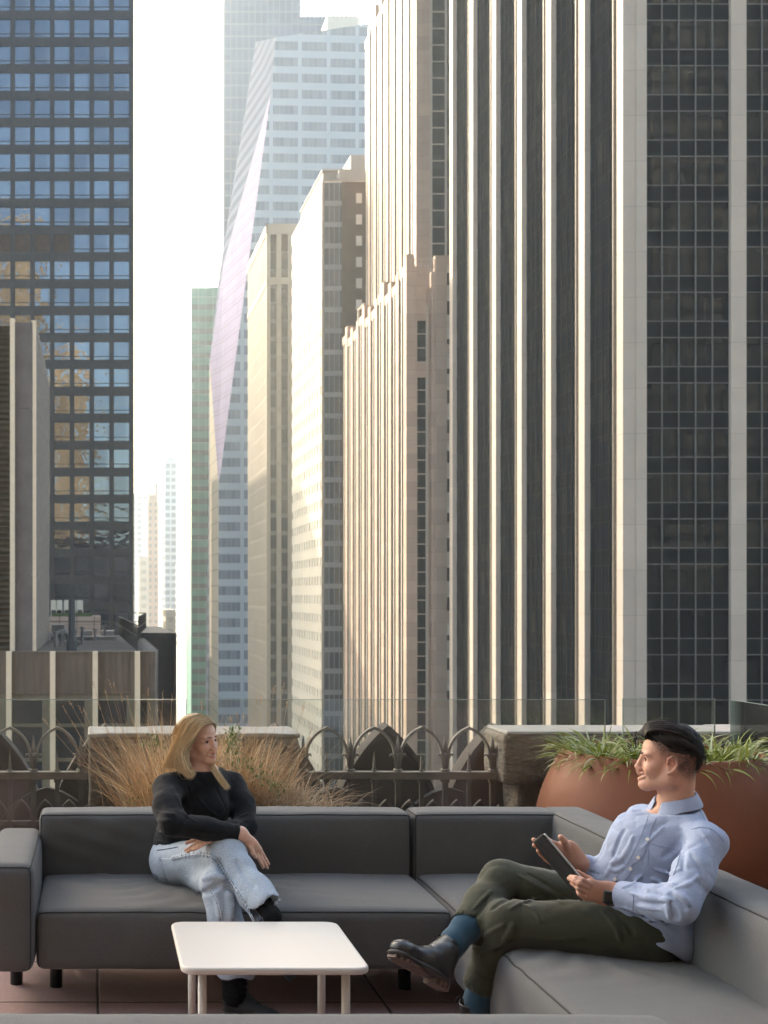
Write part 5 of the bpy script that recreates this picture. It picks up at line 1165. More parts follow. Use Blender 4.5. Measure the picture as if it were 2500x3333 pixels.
# socks and shoes
t = NT('black_rib_sock'); t.set((.012, .012, .013), .95, 0, .1); t.bump(t.noise(60, 2, stretch=(1, 1, 6)), .8, .006); M['bsock'] = t.m
sdf_obj('sock', chain([PP(766, 3120, 5.21), PP(764, 3190, 5.21), PP(762, 3238, 5.21)], [.047, .046, .047], .01), .004, M['bsock'], WOMAN, disp=lambda p: .003 * np.sin(p[..., 2] * 300 + 12 * p[..., 0]))
sdf_obj('sock', chain([knR + (anR - knR) * .75, anR + (anR - knR) * .14], [.036, .036], .01), .004, M['bsock'], WOMAN)
def shoe(a, d, up, L=.255, sc=1.0):
    """low running shoe: a = under the heel, d = toe direction"""
    a = np.array(a, float); Rm = frame(d, up); T = lambda x, y, z: a + Rm @ (V3(x, y, z) * sc)
    u_ = [cone(T(.035, 0, .045), T(.10, .002, .050), .036, .035, .02), cone(T(.10, 0, .050), T(.20, .004, .036), .037, .026, .03, flat=(Rm[:, 2], .85)), ell(T(.205, .006, .030), V3(.048, .040, .024) * sc, .02, rot=Rm), cone(T(.03, 0, .05), T(.038, 0, .088), .034, .036, .02), cone(T(.09, 0, .06), T(.065, 0, .095), .030, .034, .02),
          cone(T(.045, 0, .08), T(.04, 0, .15), .027, .032, .004, 's')]
    s_ = [cone(T(.028, 0, .016), T(.10, 0, .014), .036, .034, .02, flat=(Rm[:, 2], .50)), cone(T(.10, 0, .014), T(.215, .005, .014), .034, .037, .02, flat=(Rm[:, 2], .42))]
    return u_, s_, T
M['blackshoe'] = mat_plain('black_mesh_shoe', (.014, .014, .015), .7, bump=.6, bscale=300); M['blacksole'] = mat_plain('black_sole', (.022, .022, .023), .5); M['lace'] = mat_plain('black_lace', (.02, .02, .021), .8)
def put_shoe(a, d, up, person):
    u_, s_, T = shoe(a, d, up); o = sdf_obj('shoe', u_, .003, M['blackshoe'], person); sdf_obj('sole', s_, .003, M['blacksole'], o, disp=lambda p: .0015 * np.sin(p[..., 2] * 700))
    mb = MB()
    for i in range(6): x = .085 + i * .020; z = .100 - i * .0085; mb.tube([T(x, -.022, z - .012), T(x + .006, 0, z + .002), T(x - .002, .022, z - .012)], .0024, 5)
    for s in (-1, 1): mb.tube([T(.085, 0, .101), T(.070, s * .018, .115), T(.085, s * .034, .108), T(.092, s * .016, .101)], .002, 5)
    mb.build('lace', M['lace'], o, recalc=False)
put_shoe(PP(740, 3322, 5.27) * V3(1, 1, 0) + V3(-.005, 0, .002), (.74, -.66, 0), (0, 0, 1), WOMAN)
put_shoe(anR + V3(-.045, .03, -.085), (.50, .08, -.80), (.80, -.1, .50), WOMAN)
# hair
hm = [ell(WG.T((-.018, 0, .044)), V3(.083, .077, .071) * .925, .01, rot=Rw), ell(WG.T((-.038, 0, .0)), V3(.060, .074, .080) * .925, .02, rot=Rw)]
c5 = lambda L: PL(500, 2250, .211, L)
hm += chain(c5([(500, 620, 5.74), (430, 820, 5.72), (370, 980, 5.68), (340, 1100, 5.66)]), [.036, .032, .028, .014], .03, flat=((0, 1, 0), .75))
hm += chain(c5([(640, 560, 5.655), (560, 720, 5.64), (460, 860, 5.63), (450, 1010, 5.61), (500, 1170, 5.60), (560, 1260, 5.60)]), [.018, .020, .024, .023, .018, .012], .02)
hm += [ell(WG.T((.086, .0, -.028)), V3(.070, .068, .088) * .925, .012, 's', rot=Rw), cone(WG.T((.04, 0, -.02)), nb + V3(.05, -.03, .02), .055, .05, .02, 's')]
hd = lambda p: .0028 * np.sin(((p - WO) @ Rw)[..., 1] * 620 + 2.5 * vnoise(p * 25, 2)) 
HM = white_tone(sdf_obj('hair', hm, .003, M['blonde'], WOMAN, disp=hd), .50)
top = WG.T; pt = [top((.078, .012, .080)), top((.045, .014, .104)), top((.0, .014, .1135)), top((-.045, .012, .102)), top((-.082, .008, .07))]
def down(p, mids): return [p] + mids
sideR = [
 [pt[0], *c5([(770, 505, 5.625), (700, 590, 5.615), (650, 660, 5.61), (560, 760, 5.605), (470, 850, 5.60), (430, 960, 5.59), (450, 1080, 5.58), (500, 1200, 5.575), (560, 1300, 5.57), (610, 1290, 5.57), (622, 1215, 5.57)])],
 [pt[0], *c5([(740, 500, 5.62), (660, 590, 5.61), (590, 680, 5.605), (510, 780, 5.60), (420, 880, 5.595), (385, 1000, 5.585), (410, 1120, 5.58), (460, 1230, 5.575), (530, 1320, 5.57), (590, 1340, 5.57), (625, 1270, 5.57)])],
 [pt[1], *c5([(660, 450, 5.63), (570, 560, 5.61), (500, 700, 5.605), (430, 830, 5.60), (370, 950, 5.59), (340, 1060, 5.585), (370, 1160, 5.58), (430, 1260, 5.575)])],
 [pt[1], *c5([(610, 430, 5.64), (510, 540, 5.62), (440, 690, 5.615), (380, 830, 5.61), (310, 970, 5.60), (260, 1090, 5.595), (240, 1170, 5.59)])],
 [pt[2], *c5([(540, 420, 5.66), (440, 530, 5.645), (385, 680, 5.64), (340, 830, 5.635), (270, 980, 5.625), (200, 1100, 5.62), (130, 1170, 5.615)])],
 [pt[3], *c5([(480, 440, 5.70), (390, 540, 5.69), (345, 680, 5.69), (320, 820, 5.68), (290, 960, 5.67), (250, 1080, 5.66), (160, 1150, 5.66)])],
 [pt[4], *c5([(450, 480, 5.76), (370, 600, 5.76), (335, 740, 5.76), (330, 880, 5.74), (340, 1010, 5.72), (300, 1120, 5.70)])]]
backR = [
 [pt[1], top((.02, -.045, .098)), top((-.01, -.078, .055)), top((-.03, -.088, .0)), *c5([(370, 960, 5.60), (350, 1080, 5.59), (390, 1180, 5.58)])],
 [pt[2], top((-.03, -.045, .098)), top((-.055, -.078, .055)), top((-.065, -.085, .0)), *c5([(330, 900, 5.65), (280, 1040, 5.63), (250, 1160, 5.61)])],
 [pt[3], top((-.07, -.035, .085)), top((-.092, -.060, .045)), top((-.098, -.065, .0)), *c5([(310, 920, 5.70), (260, 1050, 5.67), (190, 1150, 5.64)])],
 [pt[4], top((-.100, -.010, .045)), top((-.108, -.030, .01)), top((-.105, -.035, -.04)), *c5([(320, 980, 5.74), (300, 1090, 5.71), (230, 1170, 5.69)])],
 [top((-.085, .04, .065)), top((-.105, .030, .03)), top((-.108, .010, -.01)), top((-.10, .0, -.06)), *c5([(380, 1050, 5.76), (360, 1140, 5.73), (300, 1190, 5.71)])]]
sideL = [[pt[0], top((.068, .045, .070)), top((.045, .072, .035)), top((.025, .080, -.02)), *c5([(880, 1080, 5.70), (960, 1200, 5.645), (1060, 1330, 5.62), (1190, 1500, 5.61)])],
 [pt[1], top((.030, .055, .092)), top((.015, .078, .04)), top((.0, .084, -.03)), *c5([(865, 1110, 5.69), (930, 1240, 5.64), (1010, 1370, 5.615), (1130, 1530, 5.605)])],
 [pt[2], top((-.01, .060, .090)), top((-.02, .084, .04)), top((-.02, .088, -.03)), *c5([(855, 1100, 5.72), (900, 1200, 5.66), (970, 1300, 5.63), (1080, 1450, 5.61)])]]
curl = [[*c5([(900, 1060, 5.80), (1010, 1075, 5.79), (1060, 1120, 5.78), (1040, 1150, 5.77), (960, 1150, 5.77)])], [*c5([(920, 1040, 5.80), (1080, 1080, 5.79), (1115, 1160, 5.78), (1080, 1220, 5.77), (1020, 1235, 5.77)])]]
S1 = strands('hair_strands', [sideR], 1700, HM, M['blonde'], .0012, .0036, 18, 3, wob=.008)
strands('hair_strands', [backR], 900, HM, M['blonde'], .0012, .0034, 16, 6, wob=.009)
strands('hair_strands', [sideL], 420, HM, M['blonde'], .0011, .0028, 16, 4, wob=.003)
strands('hair_strands', [curl], 26, HM, M['blonde'], .0007, .004, 14, 5, wob=.004)
# ---------------------------------------------------------------- MAN
MY = 4.58; MG = type('g', (), {})(); fa = math.atan2(.33, -.94); Rm_ = np.array(Matrix.Rotation(fa, 3, 'Z')) @ np.array(Matrix.Rotation(R(-2), 3, 'Y'))
MG.R = Rm_; MG.s = 1.0; MO = PP(2178, 2471, MY); MG.T = lambda p: MO + Rm_ @ np.array(p, float)
mhip = V3(1.915, 4.66, .52); mwa = V3(1.90, 4.64, .635); mch = V3(1.925, 4.61, .775); mnb = V3(1.990, 4.59, .900)
sN = PP(2298, 2744, 4.42); sF = PP(2092, 2680, 4.78); eN = PP(2212, 2950, 4.26); eF = PP(1990, 2850, 4.86); wN = PP(1998, 2908, 4.47); wF = PP(1880, 2812, 4.66)
hN = V3(1.90, 4.56, .515); hF = V3(1.885, 4.80, .525); kN = PP(1645, 3004, 4.68); kF = PP(1632, 2868, 4.86); aN = PP(1556, 3290, 4.80); aF = PP(1452, 3095, 4.66)
c7 = lambda L: PL(1650, 2650, .2712, L)
mb_ = head_prims(MG)
mb_ += [cone(MG.T((-.030, 0, -.035)), mnb + V3(.0, 0, .02), .056, .059, .022), cone(mnb, mch, .06, .12, .03), cone(mch, mwa, .12, .115, .05), cone(mwa, mhip, .115, .125, .05), cone(sN, mnb - V3(0, 0, .03), .045, .05, .03), cone(sF, mnb - V3(0, 0, .03), .045, .05, .03)]
mb_ += arm(sN, eN, wN, [.055, .048, .042, .040, .030]) + arm(sF, eF, wF, [.055, .048, .042, .040, .030])
mb_ += chain([hN, kN, aN], [.075, .048, .032], .03) + chain([hF, kF, aF], [.075, .048, .030], .03)
# near hand holding the tablet's lower edge
pN = c7([(1180, 950, 4.475), (1010, 880, 4.47)])
mb_ += [cone(wN, pN[0], .030, .033, .02, flat=((.1, 1, .15), .62)), cone(pN[0], c7([(1000, 860, 4.455)])[0], .034, .026, .015, flat=((.1, 1, .15), .6)), cone(pN[0], c7([(960, 960, 4.455)])[0], .032, .024, .015, flat=((.1, 1, .15), .6))]
mb_ += finger(c7([(985, 835, 4.445), (905, 790, 4.43), (830, 765, 4.445), (765, 752, 4.47)]), .0105, .0076)
mb_ += finger(c7([(955, 875, 4.44), (870, 832, 4.425), (810, 805, 4.44), (748, 772, 4.46)]), .0105, .0078)
mb_ += finger(c7([(930, 925, 4.44), (860, 890, 4.43), (820, 850, 4.445), (782, 828, 4.46)]), .0100, .0074)
mb_ += finger(c7([(920, 985, 4.445), (875, 955, 4.44), (862, 930, 4.45), (852, 910, 4.46)]), .0092, .0070)
mb_ += finger(c7([(1040, 830, 4.50), (985, 778, 4.51), (905, 735, 4.515), (845, 692, 4.515)]), .0125, .0082)
# far hand behind the tablet
pF = c7([(800, 600, 4.665), (720, 470, 4.665), (690, 410, 4.665)])
mb_ += [cone(wF, pF[0], .030, .033, .02, flat=((.2, 1, .1), .62)), cone(pF[0], pF[1], .036, .040, .02, flat=((.25, 1, .1), .5)), cone(pF[1], c7([(600, 500, 4.68)])[0], .036, .034, .02, flat=((.25, 1, .1), .5))]
mb_ += finger(c7([(735, 450, 4.655), (715, 380, 4.65), (690, 325, 4.645), (648, 275, 4.645)]), .0155, .0098)
mb_ += finger(c7([(660, 410, 4.67), (570, 355, 4.67), (500, 318, 4.665), (435, 296, 4.66)]), .0112, .0082)
mb_ += finger(c7([(620, 440, 4.685), (510, 400, 4.69), (410, 350, 4.675), (322, 308, 4.655)]), .0108, .0078)
mb_ += finger(c7([(580, 480, 4.685), (480, 450, 4.69), (400, 410, 4.675), (330, 372, 4.655)]), .0108, .0078)
mb_ += finger(c7([(560, 600, 4.675), (470, 540, 4.68), (410, 480, 4.67), (376, 440, 4.655)]), .0100, .0074)
MAN = sdf_obj('person', mb_, .0025, M['skin'], None, color=lambda V: skin_tone(V, MG, (.50, .27, .185), False, True))
tag(MAN, 'smiling dark haired man in pale blue button shirt and olive trousers holding a tablet', 'person')
head_extras(MG, MAN)
# shirt
SR = np.array(Euler((.3, .75, .2)).to_matrix())
sh = [cone(mnb - V3(-.0, 0, .02), mnb + V3(.004, .0, .04), .074, .060, .02), cone(mnb - V3(.005, 0, .06), mch, .100, .142, .06), cone(mch, mwa + V3(-.015, 0, 0), .142, .138, .06), cone(mwa + V3(-.015, 0, 0), mhip + V3(-.01, 0, .01), .148, .158, .05), cone(mhip + V3(-.01, -.01, .01), mhip + V3(.0, -.02, -.05), .156, .150, .05), cone(V3(1.92, 4.60, .61), V3(1.945, 4.575, .49), .128, .128, .05), ell(mwa + V3(-.08, -.02, .01), (.085, .11, .085), .05)]
sh += [cone(sN, mnb - V3(0, 0, .04), .062, .076, .05), cone(sF, mnb - V3(0, 0, .04), .060, .076, .05)]
sh += chain([sN, sN + (eN - sN) * .5, eN + V3(.0, 0, 0), eN + (wN - eN) * .35, eN + (wN - eN) * .66, wN + (eN - wN) * .13], [.062, .063, .056, .052, .046, .042], .026)
sh += chain([sF, sF + (eF - sF) * .5, eF, eF + (wF - eF) * .4, wF + (eF - wF) * .12], [.062, .060, .052, .047, .040], .028)
sh += [cone(PP(2178, 3010, 4.50), PP(2150, 3085, 4.475), .045, .016, .04, flat=((.2, 1, 0), .5))]
sh += folds(sh, [([(2180, 2910), (2205, 2930), (2232, 2952)], -.010), ([(2175, 2935), (2190, 2965), (2200, 2990)], -.009), ([(2160, 2920), (2172, 2955), (2178, 2990)], .007), ([(2200, 2905), (2228, 2925), (2245, 2948)], .008), ([(2196, 2890), (2240, 2880), (2290, 2840)], .006),
  ([(2070, 2935), (2110, 2940), (2165, 2938)], -.005), ([(2068, 2950), (2110, 2955), (2150, 2960)], .005), ([(2010, 2790), (1990, 2820), (1975, 2850)], .006), ([(2030, 2700), (2010, 2740), (1995, 2790)], -.006), ([(2060, 2720), (2045, 2760), (2020, 2800), (1990, 2810)], .007), ([(1985, 2830), (2010, 2836), (2030, 2820)], .006),
  ([(2120, 2860), (2170, 2880), (2200, 2882)], .007), ([(2070, 2885), (2130, 2910), (2185, 2918)], -.006), ([(2050, 2905), (2110, 2925), (2180, 2930)], .007), ([(2020, 2890), (2060, 2875), (2090, 2850)], .006), ([(2090, 2760), (2130, 2720), (2160, 2690)], .005), ([(2160, 2790), (2200, 2760), (2215, 2720)], -.007), ([(2215, 2700), (2225, 2760), (2222, 2830)], -.007),
  ([(2130, 2830), (2180, 2845), (2212, 2830)], .006), ([(2280, 2700), (2320, 2760), (2330, 2830)], .005), ([(2250, 2780), (2290, 2840), (2280, 2900)], -.006), ([(2085, 3000), (2120, 2990), (2180, 3005)], .006), ([(2060, 2985), (2110, 3010), (2150, 3040)], -.005), ([(1995, 2945), (2050, 2960), (2100, 2985)], .006), ([(1900, 2850), (1930, 2862), (1960, 2862)], .004), ([(1915, 2835), (1945, 2846), (1975, 2846)], -.004)])
un = frame(mnb + V3(0, 0, .1) - mnb, (0, 1, 0))
sh += [localcut(mnb + V3(0, 0, .02), unit(V3(-.12, -.03, 1)), .16)]
# hem: remove below the line from the lap to the shirt tail
hemn = V3(-.56, .05, -.83); sh += [Prim(lambda p: np.minimum((p - PP(2050, 3012, 4.5)) @ -(hemn / np.linalg.norm(hemn)), 9), V3(1.9, 4.5, .55), 1e9, 's', .004), localcut(wN + (eN - wN) * .12, unit(wN - eN), .06)]
sdisp = lambda p: .0030 * vnoise(p * V3(16, 16, 12), 12) + .0030 * (1 - 2 * np.abs(vnoise((p @ SR) * V3(9, 26, 26), 13))) + .0010 * vnoise(p * 60, 14)
SHT = sdf_obj('shirt', sh, .004, None, MAN, disp=sdisp)
t = NT('chambray'); n = t.noise(420, 3, .7); n2 = t.noise(16, 4); col = t.mix(t.ramp(n, .3, .7), (.235, .28, .41), (.38, .43, .56)); col = t.mix(t.ramp(n2, .35, .7, 0, .35), col, (.38, .42, .53)); t.set(col, .85, 0, .2); t.bump(t.noise(70, 4), .25, .003); M['chambray'] = t.m; SHT.data.materials.append(t.m)
M['stitch'] = mat_plain('shirt_seam', (.23, .27, .39), .9); M['button'] = mat_plain('pearl_button', (.66, .62, .55), .3, var=.03)
plc = [(2113, 2650), (2098, 2690), (2082, 2730), (2062, 2775), (2042, 2812), (2028, 2835), (1998, 2865), (1975, 2905)]
pl2 = [(2136, 2662), (2118, 2700), (2112, 2735), (2096, 2780), (2084, 2800), (2056, 2812), (2058, 2835), (2044, 2856), (2022, 2872), (2000, 2905)]
lay(sh, plc, .0009, .0006, disp=sdisp).build('placket_seam', M['stitch'], SHT, recalc=False); lay(sh, pl2, .0016, .0006, disp=sdisp).build('placket_edge', M['stitch'], SHT, recalc=False)
pk = [(2112, 2745), (2216, 2770), (2206, 2812), (2192, 2850), (2150, 2842), (2108, 2815), (2112, 2745)]
lay(sh, pk, .0012, .0006, smooth=0, disp=sdisp).build('chest_pocket', M['stitch'], SHT, recalc=False); lay(sh, [(2150, 2756), (2178, 2772), (2214, 2782)], .0008, .0006, disp=sdisp).build('pocket_hem', M['stitch'], SHT, recalc=False)
lay(sh, [(2250, 2700), (2290, 2690), (2330, 2705), (2356, 2740)], .0012, .0006, disp=sdisp).build('shoulder_seam', M['stitch'], SHT, recalc=False)
lay(sh, [(2250, 2632), (2280, 2640), (2300, 2680)], .0009, .0006, disp=sdisp).build('yoke_seam', M['stitch'], SHT, recalc=False)
lay(sh, [(2062, 2914), (2062, 2945), (2056, 2975)], .0014, .0008, disp=sdisp).build('cuff_seam', M['stitch'], SHT, recalc=False); lay(sh, [(2066, 2956), (2100, 2958), (2130, 2962)], .0012, .0006, disp=sdisp).build('sleeve_pleat', M['stitch'], SHT, recalc=False)
lay(sh, [(2060, 2975), (2110, 2992), (2170, 3000)], .0009, .0006, disp=sdisp).build('sleeve_seam', M['stitch'], SHT, recalc=False)
p, n, ok = trace(sh, [(2144, 2667), (2108, 2733), (2078, 2791), (2053, 2828), (2003, 2862)][1:4] + [(2003, 2862)], disp=sdisp)
for a, b in zip(p, n):
    mb = MB(); mb.tube([a + b * .001, a + b * .0045], .0062, 12); mb.build('button', M['button'], SHT)
# collar: folded band with two points
def collar_ring(z0, rr, lean=0.):
    L = []
    for i in range(29):
        a = math.radians(-150 + 300 * i / 28) ; L.append((a, rr))
    return L
Nf = math.atan2(-.22, -.97)
def cpt(a, r, z):
    ax_ = mnb + V3(.002, 0, .012); return ax_ + V3(math.cos(a) * r, math.sin(a) * r, z)
V = []; F = []
n_ = 36
for i in range(n_ + 1):
    a = Nf + math.radians(14) + (2 * math.pi - math.radians(28)) * i / n_; f = abs(i / n_ * 2 - 1); back = 1 - f
    zt = .034 + .040 * back ** .9; r = .066 - .001 * back; drop = .038 + .034 * max(0, (f - .66) / .34) ** 1.3
    V += [cpt(a, r - .004, zt - .03), cpt(a, r - .002, zt), cpt(a, r + .003, zt + .001), cpt(a, r + .013 + .006 * f, zt - drop * .5), cpt(a, r + .022 + .012 * f, zt - drop - .006 * back)]
for i in range(n_):
    for k in range(4): F.append((i * 5 + k, i * 5 + k + 1, i * 5 + 5 + k + 1, i * 5 + 5 + k))
o = addobj('collar', npmesh('collar', V, F, True), MAN, M['chambray']); m = o.modifiers.new('s', 'SOLIDIFY'); m.thickness = .0025; m = o.modifiers.new('ss', 'SUBSURF'); m.levels = m.render_levels = 1
# cuffs
for (w_, e_, r) in ((wN, eN, .0455), (wF, eF, .041)):
    d = (e_ - w_) / np.linalg.norm(e_ - w_); a = w_ + d * .026; q = chain([a, a + d * .065], [r, r + .003], .004) + [cone(a - d * .08, a + d * .012, r - .005, r - .004, .003, 's')] + [localcut(a, -d, .07), localcut(a + d * .062, d, .07)]
    sdf_obj('cuff', q, .003, M['chambray'], SHT, disp=lambda p: .0015 * vnoise(p * 30, 4))
# trousers
tr_ = [cone(mhip + V3(.01, 0, -.01), mhip + V3(0, 0, .03), .140, .125, .04), cone(hN + V3(.0, 0, -.01), kN, .108, .078, .05), cone(hF, kF, .100, .072, .04)]
hmN = PP(1564, 3208, 4.78); hmF = PP(1518, 3020, 4.72)
tr_ += chain([kN, kN + (hmN - kN) * .5, hmN], [.074, .066, .064], .03) + chain([kF, kF + (hmF - kF) * .5, hmF], [.070, .066, .062], .03)
tr_ += folds(tr_, [([(1690, 2940), (1730, 2955), (1760, 3000)], .006), ([(1660, 2960), (1700, 2935), (1760, 2925)], .006), ([(1640, 3060), (1660, 3040), (1668, 3010)], .008), ([(1600, 2960), (1640, 2930), (1680, 2920)], -.008), ([(1690, 2850), (1740, 2880), (1790, 2920)], .005), ([(1720, 2845), (1780, 2880), (1840, 2920)], -.005), ([(1740, 2880), (1790, 2905), (1830, 2940)], .005),
  ([(1960, 2965), (2000, 3010), (2020, 3060)], .006), ([(1985, 2960), (2040, 3000), (2060, 3040)], -.006), ([(1620, 3100), (1640, 3080), (1662, 3060)], -.008), ([(1560, 3060), (1600, 3030), (1640, 3010)], .006), ([(1560, 3110), (1600, 3090), (1640, 3070)], .005), ([(1720, 3050), (1800, 3060), (1900, 3050)], .005), ([(1540, 2960), (1570, 2930), (1600, 2900)], .005), ([(1545, 2990), (1570, 2960), (1590, 2920)], -.005)])
def legcut(h, k, r): d = (h - k) / np.linalg.norm(h - k); return [cone(h - d * .012, h + d * .2, r, r + .01, .003, 's'), ]
tr_ += legcut(hmN, kN, .058) + legcut(hmF, kF, .056)
dN = (hmN - kN) / np.linalg.norm(hmN - kN); dF = (hmF - kF) / np.linalg.norm(hmF - kF)
tr_ += [localcut(hmN + dN * .004, dN, .09), localcut(hmF + dF * .004, dF, .075)]
tdisp = lambda p: .0022 * (1 - 2 * np.abs(vnoise((p @ SR) * V3(8, 20, 16), 24))) + .0024 * vnoise(p * V3(9, 9, 14), 21) + .0012 * vnoise(p * 40, 22)
TRS = sdf_obj('trousers', tr_, .004, None, MAN, disp=tdisp)
t = NT('olive_cotton'); n = t.noise(300, 3, .7); t.set(t.mix(t.ramp(n, .3, .7), (.030, .031, .018), (.052, .052, .032)), .8, 0, .25, Sheen_Weight=.15); t.bump(t.noise(60, 4), .2, .003); TRS.data.materials.append(t.m)
M['oliveseam'] = mat_plain('olive_seam', (.018, .018, .011), .9)
lay(tr_, [(1545, 3160), (1575, 3185), (1612, 3195)], .0009, .0004, disp=tdisp).build('hem_stitch', M['oliveseam'], TRS, recalc=False); lay(tr_, [(1490, 2975), (1520, 3000), (1560, 3035)], .0009, .0004, disp=tdisp).build('hem_stitch', M['oliveseam'], TRS, recalc=False)
lay(tr_, [(2000, 2970), (2020, 3010), (2030, 3050)], .0012, .0004, disp=tdisp).build('pocket_seam', M['oliveseam'], TRS, recalc=False)
# socks
t = NT('teal_sock'); t.set(t.mix(t.ramp(t.noise(500, 2), .3, .7), (.018, .048, .080), (.04, .085, .125)), .95, 0, .15, Sheen_Weight=.2); M['tsock'] = t.m
sF2 = PP(1452, 3115, 4.655)
sdf_obj('sock', chain([hmF - dF * .09, hmF, PP(1476, 3068, 4.685), sF2], [.051, .050, .045, .040], .02), .004, M['tsock'], MAN)
sdf_obj('sock', chain([hmN - dN * .05, PP(1558, 3255, 4.79), PP(1552, 3320, 4.80)], [.051, .049, .044], .02), .004, M['tsock'], MAN)
# chelsea boots
M['leather'] = mat_plain('black_leather', (.028, .026, .026), .32, var=.3, scale=30, bump=.25, bscale=90, spec=.6); M['elastic'] = mat_plain('elastic_gore', (.010, .009, .008), .95); M['bsole'] = mat_plain('rubber_sole', (.045, .040, .038), .6, var=.2, scale=30); M['tread'] = mat_plain('brown_tread', (.115, .075, .062), .7, var=.2, scale=25)
def boot(heel, d, up, shaft, person, sc=1.0, tabs=True):
    heel = np.array(heel, float); Rm = frame(d, up); T = lambda x, y, z: heel + Rm @ (V3(x, y, z) * sc); zax = Rm[:, 2]; ank = T(.045, 0, .10); shf = np.array(shaft, float)
    u_ = [cone(T(.038, 0, .050), T(.11, 0, .052), .038, .036, .02), cone(T(.11, 0, .052), T(.205, .004, .044), .037, .030, .03), ell(T(.218, .004, .042), V3(.045, .041, .030) * sc, .02, rot=Rm), cone(T(.042, 0, .055), ank, .038, .043, .03), cone(T(.09, 0, .07), ank, .036, .044, .03), cone(ank, shf, .043, .047, .02)]
    ds = (shf - ank) / np.linalg.norm(shf - ank)
    u_ += [cone(ank + ds * .01, shf + ds * .06, .039, .043, .003, 's'), localcut(shf, ds, .10)]
    o = sdf_obj('boot', u_, .003, M['leather'], person, disp=lambda p: .0012 * vnoise(p * 45, 9))
    s_ = [cone(T(.030, 0, .020), T(.10, 0, .020), .039, .036, .02, flat=(zax, .34)), cone(T(.10, 0, .020), T(.222, .004, .019), .036, .043, .02, flat=(zax, .30))]
    sdf_obj('sole', s_, .003, M['bsole'], o)
    mb = MB()
    def slab(x0, x1, w0, w1, z0, z1):
        V = [T(x0, -w0, z0), T(x1, -w1, z0), T(x1, w1, z0), T(x0, w0, z0), T(x0, -w0, z1), T(x1, -w1, z1), T(x1, w1, z1), T(x0, w0, z1)]; mb.add(V, [(0, 3, 2, 1), (4, 5, 6, 7), (0, 1, 5, 4), (1, 2, 6, 5), (2, 3, 7, 6), (3, 0, 4, 7)])
    for i in range(4): slab(-.004 + i * .0195, .0125 + i * .0195, .028 if i else .018, .031, -.012, .012)
    for i in range(9):
        x = .100 + i * .0172; w = .030 + .011 * math.sin(min(1, i / 6) * 1.57); w = w * (1 if i < 7 else (.86 if i == 7 else .55)); slab(x, x + .0135, w, w, .0005, .011)
    mb.build('tread', M['tread'], o)
    for s in (-1, 1):
        g = [ell(T(.052, s * .036, .088), V3(.026, .010, .040) * sc, .004, rot=Rm)]; g[0].k = .004
        sdf_obj('elastic_panel', [ell(ank + (shf - ank) * .35 + Rm[:, 1] * s * .034, V3(.023, .014, .043) * sc, .004, rot=Rm)], .003, M['elastic'], o)
    mb = MB(); bk = shf + Rm[:, 0] * .040; mb.tube([bk - ds * .02, bk + ds * .012, bk + ds * .026 + Rm[:, 0] * .012, bk + ds * .02 + Rm[:, 0] * .024, bk + ds * .006 + Rm[:, 0] * .030], [.004, .0035, .0035, .003, .003], 6); mb.build('pull_tab', M['elastic'], o)
    return o
tF = PP(1268, 3112, 4.52); hF_ = PP(1448, 3216, 4.60)
boot(hF_ + V3(.0, 0, .0), tF - hF_, V3(.36, .42, .83), PP(1462, 3078, 4.68), MAN)
boot(V3(1.405, 4.83, .012), V3(-.90, -.42, 0), V3(0, 0, 1), V3(1.352, 4.80, .195), MAN)
# watch
d = (eN - wN) / np.linalg.norm(eN - wN); wc = c7([(1235, 965, 4.475)])[0]; WT = empty('wristwatch', tuple(wc)); tag(WT, 'dark square smartwatch with black band on the man\'s left wrist', 'watch')
fr_ = frame(d, (0, 0, 1)); L = []
for i in range(25): a = 2 * math.pi * i / 24; L.append(wc + fr_[:, 1] * math.cos(a) * .0335 + fr_[:, 2] * math.sin(a) * .0345)
V = []; F = []
for i, p in enumerate(L): V += [p - d * .010, p + d * .010, p + d * .010 + (p - wc) * .09, p - d * .010 + (p - wc) * .09]
for i in range(24):
    for k in range(4): F.append((i * 4 + k, i * 4 + (k + 1) % 4, i * 4 + 4 + (k + 1) % 4, i * 4 + 4 + k))
addobj('strap', npmesh('strap', V, F, False), WT, mat_plain('dark_strap', (.035, .04, .048), .5))
nw = unit(V3(-.22, -1, .10)); xw = V3(.98, -.15, -.12); xw = unit(xw - nw * (xw @ nw)); Rr = np.stack([xw, np.cross(nw, xw), nw], -1); fc = PP(1981, 2921, 4.436)
case = sdf_obj('watch_case', [rboxp(fc, (.018, .0215, .0055), .005, rot=Rr)], .002, mat_plain('graphite_case', (.10, .10, .105), .3, .8), WT)
sdf_obj('watch_face', [rboxp(fc + Rr[:, 2] * .004, (.0155, .019, .003), .0028, rot=Rr)], .002, mat_plain('black_watch_glass', (.004, .004, .005), .05), WT)
# tablet in folio cover
TA, TB, TD = PP(1737, 2738, 4.675), PP(1806, 2757, 4.515), PP(1876, 2905, 4.60); TB2 = TB
l_ = (TD - TA); Ln = np.linalg.norm(l_); l_ = l_ / Ln; s_v = TB - TA; s_v = s_v - l_ * (s_v @ l_); Sn = np.linalg.norm(s_v); s_v /= Sn; nrm = np.cross(l_, s_v); nrm = nrm if nrm[0] < 0 else -nrm
Rt = np.stack([l_, s_v, nrm], -1); ct = TA + l_ * .125 + s_v * Sn / 2
TT = empty('tablet', tuple(ct)); tag(TT, 'tablet in a black folio cover held upright by the seated man', 'tablet')
sdf_obj('cover', [rboxp(ct + nrm * .004, (.124, Sn / 2 + .002, .003), .0028, rot=Rt), rboxp(ct - s_v * Sn * .30 + nrm * .0075, (.123, Sn * .17, .002), .002, rot=Rt)], .0025, mat_plain('black_folio', (.014, .014, .015), .55, bump=.3, bscale=200), TT)
